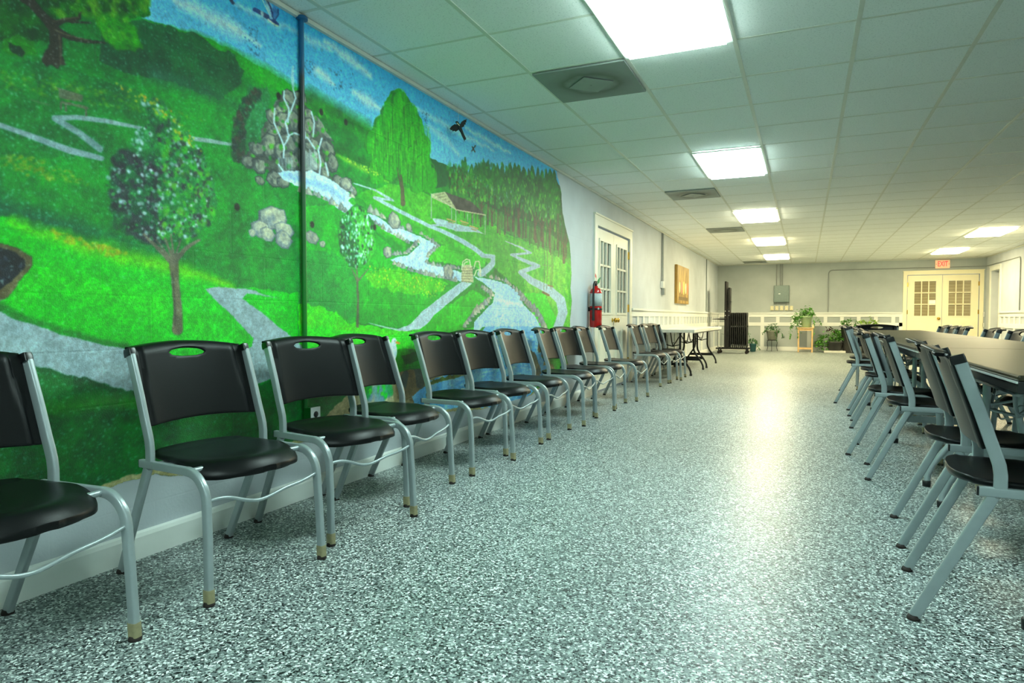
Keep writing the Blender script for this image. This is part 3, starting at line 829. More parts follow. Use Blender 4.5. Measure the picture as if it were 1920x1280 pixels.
    w.scatter(m(C, (400, 600), (640, 640), (880, 720), (760, 790), (560, 720), (420, 690)), 110, (.006, .011), [(210, 214, 40), (230, 200, 50), (180, 214, 60)], (.8, 1), alpha=(.6, 1))
    w.poly(m(C, (0, 820), (140, 840), (300, 930), (540, 970), (700, 990), (560, 1100), (0, 1060)), (60, 206, 24), (120, 212, 40), .9, 2)
    w.poly(m(C, (0, 940), (500, 1000), (1000, 960), (1000, 1120), (0, 1120)), (24, 206, 24), (66, 214, 44), .9, 2)
    w.poly(m(C, (650, 960), (800, 860), (1000, 740), (1080, 790), (1000, 860), (920, 990), (700, 1040)), (8, 160, 34), (40, 190, 40), 1, 1.6)
    # right hand meadow below the forest
    w.poly(m(C, (540, 130), (760, 200), (900, 200), (1200, 430), (1560, 560), (1560, 1000), (1380, 960), (1260, 740), (1050, 560), (800, 470), (640, 400), (420, 280), (330, 200), (400, 170)), (54, 160, 40), (100, 186, 56), 1, 1.6)
    w.poly(m(C, (760, 500), (900, 470), (1080, 540), (1060, 620), (880, 600), (740, 570)), (60, 190, 36), (96, 206, 50), .9, 1.5)
    w.stroke(m(C, (330, 190), (480, 290), (640, 380), (800, 440), (980, 560)), .09, (20, 150, 40), (60, 180, 44), .7, .9)
    w.poly(m(C, (1260, 420), (1520, 560), (1560, 960), (1430, 960), (1330, 760), (1250, 640)), (90, 180, 70), (140, 196, 80), .8, 2)
    w.scatter(m(C, (1440, 600), (1540, 620), (1540, 760), (1450, 720)), 14, (.03, .07), [(150, 204, 60), (120, 190, 60)], (.5, .7), .1, .2, (.5, .8), .8)
    w.poly(m(C, (1280, 760), (1400, 760), (1500, 960), (1400, 980), (1350, 900)), (60, 200, 50), (80, 206, 60), 1, 1)
    # grass under the big path, dark and blurred
    w.poly([(-640, 900)] + m(D, (0, 860), (180, 930), (430, 985), (600, 1040), (780, 1090), (1000, 1110), (1380, 1100), (1560, 1000), (1720, 960), (2150, 980), (2150, 1500), (0, 2000)) + [(-640, 2400)], (2, 78, 34), (6, 110, 40), 1, 1)
    w.stroke([(-640, 1130), (0, 790), (100, 765), (200, 750), (300, 758)], [.12, .1, .08, .08, .05], (24, 120, 16), (30, 130, 20), .8, .9, 1)
    w.stroke([(340, 790), (400, 775), (460, 740), (500, 735)], .07, (24, 130, 30), (8, 110, 40), .7, .9)
    w.stroke([(560, 760), (620, 750), (700, 742)], .06, (30, 130, 40), (20, 100, 40), .6, .9)
    # paths
    pc1, pc2 = (160, 172, 178), (172, 182, 186)
    w.poly([(-640, 420)] + m(D, (0, 625), (200, 700), (400, 770), (530, 800), (700, 830), (900, 880), (1200, 900), (1380, 858), (1440, 825), (1445, 780), (1400, 720), (1340, 660), (1230, 560), (1170, 490), (1250, 480), (1400, 490), (1600, 550), (1500, 530), (1410, 520), (1385, 545), (1480, 620), (1580, 700), (1700, 790), (1760, 860), (1700, 950), (1560, 1000), (1430, 1050), (1300, 1100), (1000, 1130), (760, 1080), (600, 1040), (430, 990), (180, 930), (0, 860)) + [(-640, 880)], pc1, pc2, 1, .8)
    w.stroke(m(D, (760, 1085), (600, 1045), (430, 995), (180, 938)), .016, (0, 70, 34), (4, 100, 40), 1, 0, 1.5)
    w.line([(-300, 140)] + m(A, (0, 715), (180, 780), (400, 860), (580, 905)), [40, 34, 38, 46, 34], (134, 154, 160), (164, 178, 184), 1, .25)
    w.line(m(A, (570, 850), (450, 760), (310, 675), (430, 670), (600, 690), (820, 735)), [46, 42, 40, 34, 32, 20], (120, 146, 150), (156, 174, 176), 1, .25)
    w.line(m(A, (1090, 790), (1200, 805), (1350, 830)), [30, 30, 16], (150, 165, 165), (170, 182, 182), .95, .25)
    # bench
    w.poly(m(A, (330, 500), (470, 545), (470, 585), (340, 560)), (96, 100, 84), (130, 120, 100), .9, .3)
    w.poly(m(A, (345, 572), (500, 610), (510, 628), (350, 592)), (130, 120, 96), (110, 110, 90), .9, .3)
    for a, b_ in ((345, 590), (375, 600), (490, 625)): w.line(m(A, (a, b_), (a, b_ + 34)), 10, (110, 100, 84))
    w.line(m(A, (175, 570), (280, 600)), 16, (120, 140, 90), (90, 120, 80), .7, .5)
    # mulch bed
    w.poly([(-640, -60)] + m(D, (0, 235), (110, 262), (195, 318), (188, 360), (100, 450), (50, 540), (0, 570)) + [(-640, 560)], (96, 84, 56), (140, 124, 90))
    w.poly([(-640, 0)] + m(D, (0, 262), (90, 285), (150, 325), (140, 360), (60, 450), (0, 510)) + [(-640, 500)], (14, 18, 26), (34, 40, 52))
    w.scatter([(-500, 60)] + m(D, (0, 270), (150, 325), (60, 440), (0, 500)) + [(-500, 450)], 200, (.006, .014), [(90, 100, 120), (60, 66, 84), (10, 12, 18)], (.4, .8), alpha=(.5, .9))
    # oak upper left
    w.poly([(-640, -420), (-300, -300)] + m(A, (0, -80), (850, -60), (845, 70), (720, 110), (600, 80), (500, 110), (430, 80), (300, 60), (250, 200), (230, 240), (60, 240), (0, 220)) + [(-300, 60), (-640, -60)], (2, 74, 24), (10, 104, 20), 1, 3)
    w.poly(m(A, (540, 100), (700, 70), (760, 150), (810, 250), (760, 300), (690, 290), (590, 240), (560, 190)), (16, 110, 14), (50, 146, 16), 1, 3)
    w.scatter(m(A, (560, 90), (720, 80), (800, 250), (700, 280), (600, 220)), 120, (.01, .03), [(60, 160, 10), (26, 130, 16), (100, 170, 20), (4, 90, 20)], (.5, 1), alpha=(.4, .8))
    w.scatter(m(A, (200, -40), (840, -40), (830, 60), (600, 70), (400, 100), (300, 60)), 240, (.012, .035), [(20, 120, 14), (60, 140, 16), (2, 60, 24), (110, 160, 30)], (.5, 1), alpha=(.4, .8))
    w.scatter([(-500, -350)] + m(A, (-100, -60), (200, -40), (240, 220), (0, 220)) + [(-500, 0)], 300, (.012, .04), [(14, 104, 20), (2, 60, 24), (4, 84, 24)], (.5, 1), alpha=(.4, .8))
    w.poly(m(A, (0, 215), (100, 205), (200, 240), (205, 300), (140, 320), (40, 300), (0, 270)), (20, 120, 16), (60, 140, 20), .9, 2)
    w.poly(m(A, (40, 240), (110, 250), (150, 300), (120, 320), (60, 290)), (10, 40, 34), (6, 60, 36), .9, 2)
    tr = (50, 44, 36), (78, 66, 52)
    w.line(m(A, (312, 330), (318, 240), (312, 180), (290, 130)), [84, 78, 70, 52], *tr, 1, 0, 1)
    w.poly(m(A, (235, 350), (275, 260), (350, 260), (378, 385), (350, 380), (330, 400), (290, 370), (260, 385)), *tr)
    w.line(m(A, (296, 150), (240, 90), (180, 20), (110, -20)), [60, 46, 50, 40], *tr)
    w.line(m(A, (300, 140), (370, 115), (450, 105), (460, 70)), [40, 30, 22, 10], *tr)
    w.line(m(A, (320, 175), (400, 215), (500, 238), (600, 245)), [44, 30, 24, 10], *tr)
    w.line(m(A, (400, 125), (520, 130)), [16, 8], *tr)
    w.line(m(A, (345, 370), (345, 280), (335, 200)), 12, (110, 96, 76), None, .7, .5)
    w.line(m(A, (310, 170), (380, 200), (500, 228)), 10, (120, 104, 80), None, .7, .5); w.line(m(A, (300, 125), (360, 108), (450, 98)), 9, (120, 104, 80), None, .7, .5)
    # dark shrub figure in front of the rocks
    w.poly(m(A, (1380, 560), (1480, 480), (1530, 500), (1550, 700), (1500, 900), (1400, 940), (1380, 800)), (24, 104, 56), (50, 140, 84), .9, 3)
    w.scatter(m(A, (1325, 930), (1330, 690), (1390, 570), (1470, 500), (1500, 540), (1440, 620), (1400, 700), (1390, 930)), 240, (.008, .022), [(44, 60, 44), (30, 50, 50), (70, 60, 50), (20, 80, 50)], (.5, 1), alpha=(.5, .95))
    w.scatter(m(A, (1400, 600), (1530, 560), (1540, 880), (1420, 920)), 120, (.006, .012), [(90, 170, 130), (20, 110, 60), (60, 150, 90)], (.6, 1), alpha=(.4, .8))
    # fountain: far water plume, rocks
    w.line(m(B, (455, 380), (450, 440), (455, 500)), [16, 26, 20], (170, 206, 220), (210, 228, 234), .8, .5)
    w.line(m(B, (503, 380), (508, 440), (512, 520)), [16, 24, 20], (170, 206, 220), (210, 228, 234), .8, .5)
    w.poly(m(B, (400, 530), (520, 520), (545, 620), (600, 680), (690, 840), (640, 990), (700, 1040), (600, 1000), (380, 990), (300, 960), (180, 950), (170, 900), (260, 800), (300, 700), (340, 600)), (70, 74, 70), (110, 112, 100), 1, 2)
    for a, b_, ra, rb, an in ((430, 555, 34, 44, 0), (500, 565, 34, 50, 0), (395, 612, 50, 34, .7), (340, 665, 36, 48, 0), (400, 700, 40, 62, .2), (455, 690, 36, 58, -.2), (540, 650, 30, 34, 0), (600, 700, 44, 24, -.5), (622, 752, 58, 22, -.3),
                             (540, 720, 36, 46, .5), (430, 820, 52, 56, 0), (352, 750, 44, 26, .6), (320, 835, 40, 74, 0), (380, 872, 36, 52, 0), (560, 825, 56, 40, 0), (650, 845, 44, 34, -.2), (250, 850, 44, 40, 0),
                             (200, 925, 36, 34, 0), (262, 945, 40, 46, 0), (350, 1020, 44, 44, 0), (400, 1040, 36, 34, 0), (680, 930, 30, 52, 0), (590, 925, 44, 66, 0), (640, 985, 24, 44, 0), (440, 920, 50, 50, 0),
                             (710, 1030, 30, 28, 0), (760, 1052, 36, 40, 0), (800, 1090, 18, 26, 0), (480, 790, 30, 40, 0), (265, 1030, 26, 26, 0), (525, 780, 30, 30, 0)):
        w.rock(400 + a / 3.048, b_ / 3.048, ra / 3.048, rb / 3.048, an, (134, 132, 122), (76, 82, 84), (176, 170, 148))
    w.scatter(m(B, (320, 560), (640, 600), (680, 900), (640, 980), (320, 960), (200, 900)), 70, (.01, .022), [(60, 170, 40), (30, 140, 40), (90, 180, 50)], (.5, .9), alpha=(.6, .9))
    wc = (214, 226, 232)
    for p in (m(B, (405, 520), (400, 560), (430, 620), (425, 700)), m(B, (455, 510), (470, 560), (440, 640), (410, 700), (430, 780), (400, 840)), m(B, (350, 620), (345, 700), (380, 780), (405, 840), (400, 900)), m(B, (500, 620), (510, 700), (525, 790)),
              m(B, (560, 640), (575, 700), (570, 780)), m(B, (620, 790), (600, 860), (612, 930), (605, 1000)), m(B, (640, 930), (655, 1000)), m(B, (420, 780), (460, 760), (540, 790), (580, 850)), m(B, (370, 940), (400, 980), (480, 990))):
        w.line(p, 12, wc, None, .95, .4, .8)
    for k in range(16):
        a = 490 + k * 6.5; w.line(m(B, (a, 850 + (k * 37) % 30), (a + 3, 970)), 4, (230, 236, 240), None, .9, .4, .6)
    for k in range(10):
        a = 370 + k * 9; w.line(m(B, (a, 900), (a, 985)), 4, (210, 222, 228), None, .7, .4, .6)
    # pool and stream
    st = (198, 216, 234), (220, 230, 240)
    w.poly(m(B, (365, 985), (470, 975), (560, 975), (640, 1010), (700, 1050), (770, 1095), (790, 1125), (760, 1150), (810, 1200), (790, 1240), (700, 1190), (640, 1130), (560, 1090), (470, 1060), (400, 1030)), *st)
    w.poly(m(C, (150, 190), (260, 210), (300, 250), (390, 300), (440, 320), (520, 370), (600, 400), (690, 430), (680, 475), (620, 465), (560, 440), (500, 405), (430, 350), (330, 290), (230, 240)), *st)
    w.poly(m(C, (660, 425), (690, 430), (800, 488), (745, 545), (735, 590), (830, 615), (930, 640), (1000, 660), (1000, 702), (930, 690), (800, 662), (650, 622), (570, 600), (520, 565), (640, 535), (690, 480)), *st)
    w.poly(m(C, (1000, 665), (1100, 680), (1200, 712), (1260, 762), (1285, 830), (1340, 880), (1380, 950), (1375, 1010), (1000, 1010), (1000, 930), (1060, 860), (1110, 810), (1120, 760), (1060, 705)), (186, 212, 238), (208, 224, 240))
    w.stroke(m(B, (400, 1000), (520, 1030), (640, 1070), (740, 1130)), .05, (150, 190, 226), None, .6, .8, 2)
    for k in range(60):
        u0, v0 = C(1010 + w.rs.rand() * 340, 680 + w.rs.rand() * 300)
    w.scatter(m(C, (1060, 690), (1200, 730), (1270, 840), (1360, 950), (1010, 990), (1080, 850), (1120, 760)), 170, (.012, .035), [(236, 240, 244), (160, 200, 236), (196, 220, 240)], (.12, .25), -.2, .3, (.5, .9))
    w.scatter(m(C, (1040, 880), (1340, 880), (1370, 1000), (1010, 1000)), 90, (.02, .05), [(150, 196, 234), (214, 230, 244)], (.12, .2), 0, .15, (.4, .8))
    w.stroke(m(C, (1130, 800), (1280, 830)), .05, (240, 244, 246), None, .8, .7, 2)
    w.stroke(m(C, (1150, 930), (1165, 880), (1180, 930)), .02, (240, 244, 246), None, .9, .5, 1)
    for p, n, sz in ((m(C, (10, 175), (100, 200), (180, 240), (280, 300)), 14, (.010, .02)), (m(C, (230, 110), (310, 180), (300, 230)), 7, (.012, .022)), (m(C, (390, 280), (470, 320), (560, 380), (660, 410)), 10, (.012, .028)),
                     (m(C, (420, 350), (520, 410), (640, 480)), 14, (.010, .018)), (m(C, (700, 420), (800, 490), (740, 540), (730, 590)), 16, (.010, .018)), (m(C, (500, 545), (620, 530), (690, 460)), 14, (.010, .02)),
                     (m(C, (540, 590), (640, 630), (760, 660), (910, 690)), 24, (.012, .02)), (m(C, (740, 590), (830, 610), (920, 620)), 14, (.010, .018)), (m(C, (1060, 660), (1180, 690), (1240, 740), (1300, 800)), 14, (.014, .026)),
                     (m(C, (1280, 790), (1360, 870), (1410, 960)), 20, (.022, .04)), (m(C, (1040, 720), (1110, 770), (1080, 810), (1000, 880), (940, 960)), 22, (.016, .034))):
        w.stones(p, n, sz)
    for a, b_, ra, rb in ((545, 345, 32, 44), (855, 640, 26, 46), (508, 525, 24, 32), (75, 440, 36, 38), (135, 478, 17, 20), (630, 385, 16, 26), (270, 135, 30, 34)): w.rock(560 + a / 3.048, 300 + b_ / 3.048, ra / 3.048, rb / 3.048, 0, (172, 164, 150), (128, 130, 132), (204, 194, 172))
    for a, b_, ra, rb in ((1565, 85, 78, 62), (1490, 150, 52, 52), (1530, 180, 38, 44), (1625, 160, 50, 52), (1620, 210, 44, 50), (1440, 172, 20, 24)): w.rock(a / 3.048, 380 + b_ / 3.048, ra / 3.048, rb / 3.048, 0, (176, 172, 158), (132, 138, 148), (206, 196, 172))
    # thin paths right
    w.line(m(C, (315, 132), (430, 170), (510, 215), (540, 232), (430, 213), (520, 262), (640, 325), (740, 375), (830, 410), (930, 460), (1010, 510), (1055, 545)), [9, 12, 16, 12, 18, 22, 24, 24, 26, 30, 32, 30], (176, 192, 204), (196, 206, 212), 1, .2)
    w.line(m(C, (1050, 545), (1110, 552), (1108, 590), (1075, 625), (1040, 650)), [30, 30, 36, 44, 44], (176, 190, 196), (196, 204, 206), 1, .2)
    w.poly(m(C, (930, 692), (992, 706), (900, 780), (830, 840), (770, 890), (740, 930), (690, 968), (600, 980), (560, 970), (640, 935), (700, 870), (800, 790)), (184, 196, 204), (204, 210, 212), 1, .5)
    w.line(m(C, (400, 930), (480, 952), (580, 972)), [5, 9, 14], (196, 208, 210), None, .95, .4)
    w.line(m(C, (1180, 462), (1270, 500), (1325, 530), (1215, 540), (1290, 575), (1368, 605), (1268, 640), (1330, 690), (1430, 740), (1495, 800), (1510, 870), (1480, 960), (1450, 1010)), [5, 12, 14, 16, 22, 26, 30, 42, 52, 58, 58, 56, 56], (180, 190, 198), (196, 202, 206), 1, .15)
    # small blossom tree by the stream
    w.poly([(560 + (330 + 108 * cos(t) * (1 + .05 * sin(5 * t))) / 3.048, 300 + (440 - 180 * sin(t) * (1 + .05 * cos(4 * t))) / 3.048) for t in np.linspace(0, 2 * pi, 25)[:-1]], (10, 110, 50), (40, 160, 60), 1, 1)
    w.poly(m(C, (300, 260), (380, 280), (430, 420), (440, 500), (400, 600), (350, 500), (320, 360)), (50, 180, 60), (110, 210, 70), .8, 1.5)
    w.poly(m(C, (225, 420), (260, 380), (330, 480), (330, 620), (290, 600), (240, 540)), (30, 50, 44), (14, 80, 50), .7, 1.5)
    el = [(560 + (330 + 100 * cos(t)) / 3.048, 300 + (440 - 172 * sin(t)) / 3.048) for t in np.linspace(0, 2 * pi, 17)[:-1]]
    w.scatter(el, 300, (.006, .013), [(226, 240, 240), (170, 220, 200), (120, 200, 90), (30, 140, 60), (30, 60, 50)], (.9, 1.6), 0, .5, (.6, 1))
    w.line(m(C, (335, 950), (338, 800), (333, 690)), [17, 14, 14], (90, 84, 70), (120, 110, 92), 1, .2, .3)
    for p in (m(C, (333, 690), (300, 620)), m(C, (335, 690), (330, 610)), m(C, (338, 690), (395, 625))): w.line(p, [10, 5], (100, 94, 78), (130, 120, 100))
    # big blossom tree
    big = m(A, (600, 1010), (640, 900), (740, 860), (750, 770), (840, 700), (800, 560), (900, 560), (980, 640), (1060, 760), (1160, 880), (1215, 1000), (1225, 1150), (1200, 1290)) + m(D, (1190, 100), (1090, 215), (940, 240), (850, 215), (760, 170), (640, 90))
    w.poly(big, (14, 96, 50), (40, 134, 70), 1, 3)
    w.scatter(m(A, (640, 900), (740, 870), (900, 900), (960, 1200), (900, 1400), (760, 1350), (640, 1300)), 330, (.012, .03), [(44, 40, 52), (20, 84, 56), (30, 110, 64), (60, 60, 70)], (.5, 1.2), alpha=(.5, .9))
    w.scatter(m(A, (900, 600), (1000, 660), (1200, 950), (1220, 1250), (1080, 1380), (900, 1380), (900, 900)), 420, (.010, .026), [(60, 170, 50), (30, 140, 60), (110, 190, 60), (50, 50, 60), (20, 110, 60)], (.5, 1.2), alpha=(.5, .9))
    w.scatter(big, 130, (.006, .013), [(190, 206, 214), (224, 230, 236), (150, 180, 180)], (.6, 1.4), alpha=(.55, .95))
    w.scatter(big, 420, (.004, .009), [(70, 170, 90), (120, 170, 150), (20, 90, 60), (60, 56, 66)], (.6, 1.4), alpha=(.5, .9))
    w.scatter(m(A, (640, 450), (760, 520), (930, 580), (1060, 720), (1170, 880), (1120, 880), (1000, 760), (860, 620), (740, 560)), 46, (.005, .011), [(200, 180, 60), (190, 190, 50), (226, 160, 40)], (.7, 1.1), alpha=(.6, .95))
    tk = (96, 90, 72), (134, 122, 98)
    w.line(m(D, (1012, 725), (1015, 600), (1000, 450), (992, 330)), [66, 52, 48, 60], *tk, 1, .1, .6)
    for p, wd in ((m(D, (985, 340), (900, 260), (820, 180)), [36, 24, 12]), (m(D, (990, 330), (940, 200)), [24, 10]), (m(D, (995, 330), (975, 180)), [20, 8]), (m(D, (1000, 310), (1030, 215)), [16, 8]), (m(D, (1000, 330), (1060, 260), (1135, 212)), [34, 26, 18]), (m(D, (960, 300), (890, 210)), [14, 7])): w.line(p, wd, (104, 98, 84), (140, 130, 110))
    w.line(m(D, (1000, 700), (997, 560), (985, 400)), 12, (56, 54, 46), None, .6, .6)
    # willow
    w.poly(m(B, (890, 765), (930, 700), (985, 640), (975, 590), (1010, 530), (1060, 503), (1110, 560), (1140, 610), (1190, 690), (1215, 790), (1240, 900), (1250, 1000), (1200, 1000), (1100, 990), (1000, 980), (930, 940), (890, 880)), (14, 120, 34), (40, 166, 34), 1, 1.5)
    lobes = [(1062, 520), (1000, 600), (1122, 596), (960, 665), (1160, 690), (1060, 640), (910, 740), (1030, 745), (1105, 745), (1195, 770), (960, 790), (1150, 820), (1070, 850), (1010, 880), (1200, 880), (1110, 900), (930, 900), (1230, 950), (1165, 950)]
    for a, b_ in lobes:
        dome = [(a + 40 * cos(t), b_ + 42 - 44 * sin(t)) for t in np.linspace(0, pi, 12)] + [(a - 44, b_ + 90), (a - 30, b_ + 140), (a + 4, b_ + 150), (a + 32, b_ + 135), (a + 44, b_ + 90)]
        w.poly(m(B, *[(p + -6, q + 4) for p, q in dome]), (8, 104, 28), (16, 120, 30), .75, .8)
        w.poly(m(B, *[(p + 4, q + 4) for p, q in dome]), (34, 156, 32), (52, 176, 36), .8, .8)
    for k in range(300):
        a = 890 + w.rs.rand() * 350; top = 1e9
        b0 = 520 + abs(a - 1065) * 1.15 + w.rs.rand() * 440; ln = 70 + w.rs.rand() * 170
        if b0 > 960: continue
        cc = [(70, 186, 40), (110, 206, 50), (20, 110, 30), (140, 210, 60), (30, 150, 40)][w.rs.randint(5)]
        w.stroke(m(B, (a, b0), (a + 4, b0 + ln * .5), (a + 2, b0 + ln)), [.012, .008, .003], cc, None, .5, .6, .4)
    for a, b_ in ((1060, 520), (960, 670), (1000, 600), (1120, 600), (1030, 750), (1105, 750), (1150, 720), (960, 780), (1090, 870), (1040, 880), (1180, 800), (1180, 920), (910, 740), (1145, 930), (1230, 940)):
        arcp = [(a + 34 * cos(t), b_ + 22 - 34 * sin(t)) for t in np.linspace(.2, pi - .2, 8)]
        w.line(m(B, *arcp), 9, (120, 190, 40), (90, 180, 40), .6, .8, .5)
        w.line(m(B, (a + 30, b_ + 20), (a + 34, b_ + 120)), [9, 3], (110, 190, 50), None, .5, .8, .5)
        w.line(m(B, (a - 32, b_ + 10), (a - 36, b_ + 120)), [16, 5], (14, 100, 30), None, .6, .9, .5)
    w.line(m(B, (1083, 1165), (1080, 1080), (1072, 1000)), [26, 18, 10], (84, 74, 56), (120, 104, 80))
    w.line(m(B, (1075, 1090), (1050, 960)), [10, 4], (84, 74, 56), (120, 104, 80))
    # forest
    w.poly(m(B, (1325, 990), (1340, 960), (1380, 950), (1405, 1000), (1500, 990), (1600, 1000), (1700, 1000)) + m(C, (1060, 80), (1180, 90), (1300, 110), (1420, 120), (1478, 130), (1500, 160), (1520, 380), (1540, 470), (1500, 470), (1400, 400), (1300, 340), (1200, 320), (1100, 270), (1000, 220), (930, 180), (860, 130)), (10, 84, 38), (22, 104, 42), 1, 1.5)
    w.poly(m(C, (860, 150), (1000, 230), (1200, 330), (1400, 410), (1545, 490), (1550, 600), (1420, 520), (1200, 420), (1060, 320), (880, 200)), (60, 130, 50), (96, 160, 66), .85, 1.5)
    for k in range(46):
        a = 870 + k * 14.4 + w.rs.uniform(-8, 8); top = 0 + (a - 870) * .13 + w.rs.uniform(-14, 34)
        if a < 920: top += 30
        base = 210 + (a - 870) * .42 + w.rs.uniform(-30, 30)
        tw = 4 + 5 * (k % 3 == 0)
        w.line(m(C, (a, base + 70), (a + 2, base - 60), (a, top + 60)), [tw * 1.3, tw, 2], (74, 66, 50), (104, 92, 66), .9, .3, .6)
    tops = []
    order = sorted([(w.rs.rand(), k) for k in range(64)])
    for row, (n, dy, hh, wd, c1, c2, c3) in enumerate(((24, 0, 150, 34, (8, 84, 40), (18, 108, 44), (70, 160, 50)), (20, 60, 150, 32, (20, 100, 44), (30, 128, 46), (110, 180, 60)), (16, 120, 120, 28, (34, 110, 46), (50, 140, 50), (140, 196, 80)))):
        for k in range(n):
            a = 880 + (k + .5 * (row % 2)) * 610 / n + w.rs.uniform(-8, 8)
            tp = (a - 880) * .135 - 14 + w.rs.uniform(-14, 20) + dy * (0.75 + (a - 880) / 900)
            if a < 915: tp += 40
            ww = wd * w.rs.uniform(.8, 1.15); h = hh * w.rs.uniform(.85, 1.15)
            if a + ww > 1490 + tp * .18: continue
            P = [(a, tp - 8), (a + ww * .28, tp + h * .12), (a + ww * .42, tp + h * .3), (a + ww * .62, tp + h * .5), (a + ww * .6, tp + h * .8), (a + ww * .2, tp + h), (a - ww * .3, tp + h * .95), (a - ww * .62, tp + h * .75), (a - ww * .55, tp + h * .45), (a - ww * .36, tp + h * .25), (a - ww * .2, tp + h * .1)]
            w.poly(m(C, *P), c1, c2, .92, 1.2, .035 if False else None)
            for q in range(16):
                f = w.rs.rand(); da = w.rs.uniform(-.5, .5) * ww * (.3 + f * .8); y, z = lw(*C(a + da, tp + f * h * .95)); r_ = w.rs.uniform(.012, .03)
                w.dab(y, z, r_, r_ * w.rs.uniform(.6, 1.1), w.rs.uniform(0, 3), [c3, c2, c1][min(2, int(w.rs.rand() * 2.2 + (da > 0) * .6))], w.rs.uniform(.4, .85), .7)
    for k in range(160):
        a = 850 + w.rs.rand() * 680; top = (a - 870) * .12 + 10 * sin(a * .13) + 8
        if a < 915: top += 25
        bt = 150 + (a - 860) * .46
        b_ = top + (bt - top) * w.rs.rand() ** 1.15; f = (b_ - top) / (bt - top + 1)
        if a + b_ * .12 > 1540: continue
        cols = [(14, 100, 44), (26, 130, 50), (60, 160, 50), (100, 180, 60), (130, 190, 80)]
        q = min(4, int(w.rs.rand() * 2.6 + f * 2.6 + (a < 1000) * .4))
        y, z = lw(*C(a, b_)); w.dab(y, z, w.rs.uniform(.022, .05), w.rs.uniform(.016, .036), w.rs.uniform(.3, 1.2), cols[q], w.rs.uniform(.5, .95), .6)
    for k in range(140):
        a = 880 + w.rs.rand() * 620; b_ = 60 + (a - 870) * .40 + w.rs.uniform(-20, 60)
        y, z = lw(*C(a, b_)); w.dab(y, z, .008, .016, 0, [(140, 180, 210), (180, 204, 110), (60, 60, 44)][w.rs.randint(3)], .6, .5)
    for a, b_, hh in ((1195, 400, 130), (1260, 435, 190), (1355, 468, 170), (1435, 500, 150), (1105, 372, 110), (1225, 400, 80), (1515, 585, 150), (1045, 320, 80), (1388, 460, 130)):
        w.line(m(C, (a, b_), (a - 3, b_ - hh * .5), (a + 2, b_ - hh)), [16, 11, 6], (76, 66, 48), (112, 96, 70), 1, .2, .4)
        w.line(m(C, (a - 2, b_ - hh * .6), (a - 26, b_ - hh * 1.1)), [6, 2], (96, 80, 58)); w.line(m(C, (a, b_ - hh * .55), (a + 26, b_ - hh)), [6, 2], (96, 80, 58))
    w.scatter(m(B, (1330, 990), (1400, 960), (1560, 1060), (1640, 1160), (1500, 1130), (1360, 1080)), 90, (.01, .02), [(74, 64, 40), (90, 84, 50), (70, 110, 44)], (.6, 1), alpha=(.5, .9))
    # pavilion
    w.poly(m(C, (762, 333), (830, 340), (900, 362), (1000, 388), (1062, 422), (1000, 412), (900, 408), (830, 382), (780, 362)), (180, 192, 198), (200, 208, 210), 1, .4)
    w.line(m(C, (745, 378), (790, 370), (830, 375)), [18, 14, 12], (184, 196, 202))
    for (a, b0, b1, wd) in ((757, 195, 332, 7), (897, 285, 406, 6), (1065, 312, 425, 6), (873, 270, 345, 4), (965, 305, 350, 4), (993, 312, 380, 4)): w.line(m(C, (a, b0), (a, b1)), wd, (176, 186, 180), None, 1, .2, .1)
    w.poly(m(C, (755, 192), (835, 180), (902, 282), (760, 215)), (176, 166, 124), (206, 196, 156), 1, .2)
    for k in range(5): w.line(m(C, (775 + k * 22, 205 + k * 12), (830 + k * 12, 190 + k * 15)), 3, (130, 120, 86), None, .8, 0, .2)
    w.poly(m(C, (835, 181), (985, 238), (1066, 312), (902, 282)), (66, 58, 50), (104, 96, 88), 1, .3)
    w.line(m(C, (900, 284), (1066, 314)), 7, (206, 196, 160), None, 1, 0, .2); w.line(m(C, (755, 192), (900, 284)), 5, (214, 206, 172), None, 1, 0, .2)
    for a, b_ in ((870, 345), (945, 355), (1000, 385)): w.line(m(C, (a - 22, b_ - 8), (a + 22, b_ + 6)), 9, (206, 170, 110), None, 1, 0, .2); w.line(m(C, (a - 14, b_ + 8), (a + 14, b_ + 16)), 6, (170, 140, 90), None, 1, 0, .2)
    # bridge
    w.poly(m(C, (932, 605), (960, 596), (992, 604), (1000, 700), (965, 700), (928, 690)), (196, 180, 140), (222, 208, 170), 1, .2)
    for k in range(6): w.line(m(C, (930, 618 + k * 15), (996, 616 + k * 16)), 3, (140, 124, 88), None, .9, 0, .2)
    for pts in (((930, 625), (938, 580), (958, 566), (976, 572), (982, 610)), ((938, 612), (950, 585), (966, 580)), ((1000, 620), (1010, 580), (1030, 578), (1040, 640)), ((1004, 660), (1015, 630), (1030, 625), (1038, 660))): w.line(m(C, *pts), 7, (226, 216, 186), None, 1, 0, .2)
    # swings
    for a in (1400, 1416, 1438, 1446): w.line(m(C, (a, 430), (a + 6, 590), (a, 740)), 3, (110, 116, 84), None, .8, 0, .4)
    w.line(m(C, (1395, 600), (1450, 606)), 3, (140, 150, 110), None, .8, 0, .3)
    w.line(m(C, (1395, 755), (1428, 772)), 12, (130, 96, 60), None, 1, 0, .3); w.line(m(C, (1425, 715), (1450, 722)), 8, (150, 120, 70), None, 1, 0, .3)
    # flowers sprinkled
    w.scatter(m(B, (760, 900), (960, 990), (940, 1010), (780, 940)), 40, (.004, .009), [(220, 220, 80)], alpha=(.6, 1))
    # pond below, seen between the chairs
    w.poly([(706, 690), (760, 672), (800, 690), (860, 672), (880, 640), (905, 612), (1016, 612), (1060, 640), (1068, 690), (1040, 730), (985, 760), (860, 810), (700, 830), (690, 760)], (20, 140, 36), (60, 170, 44), 1, 1)
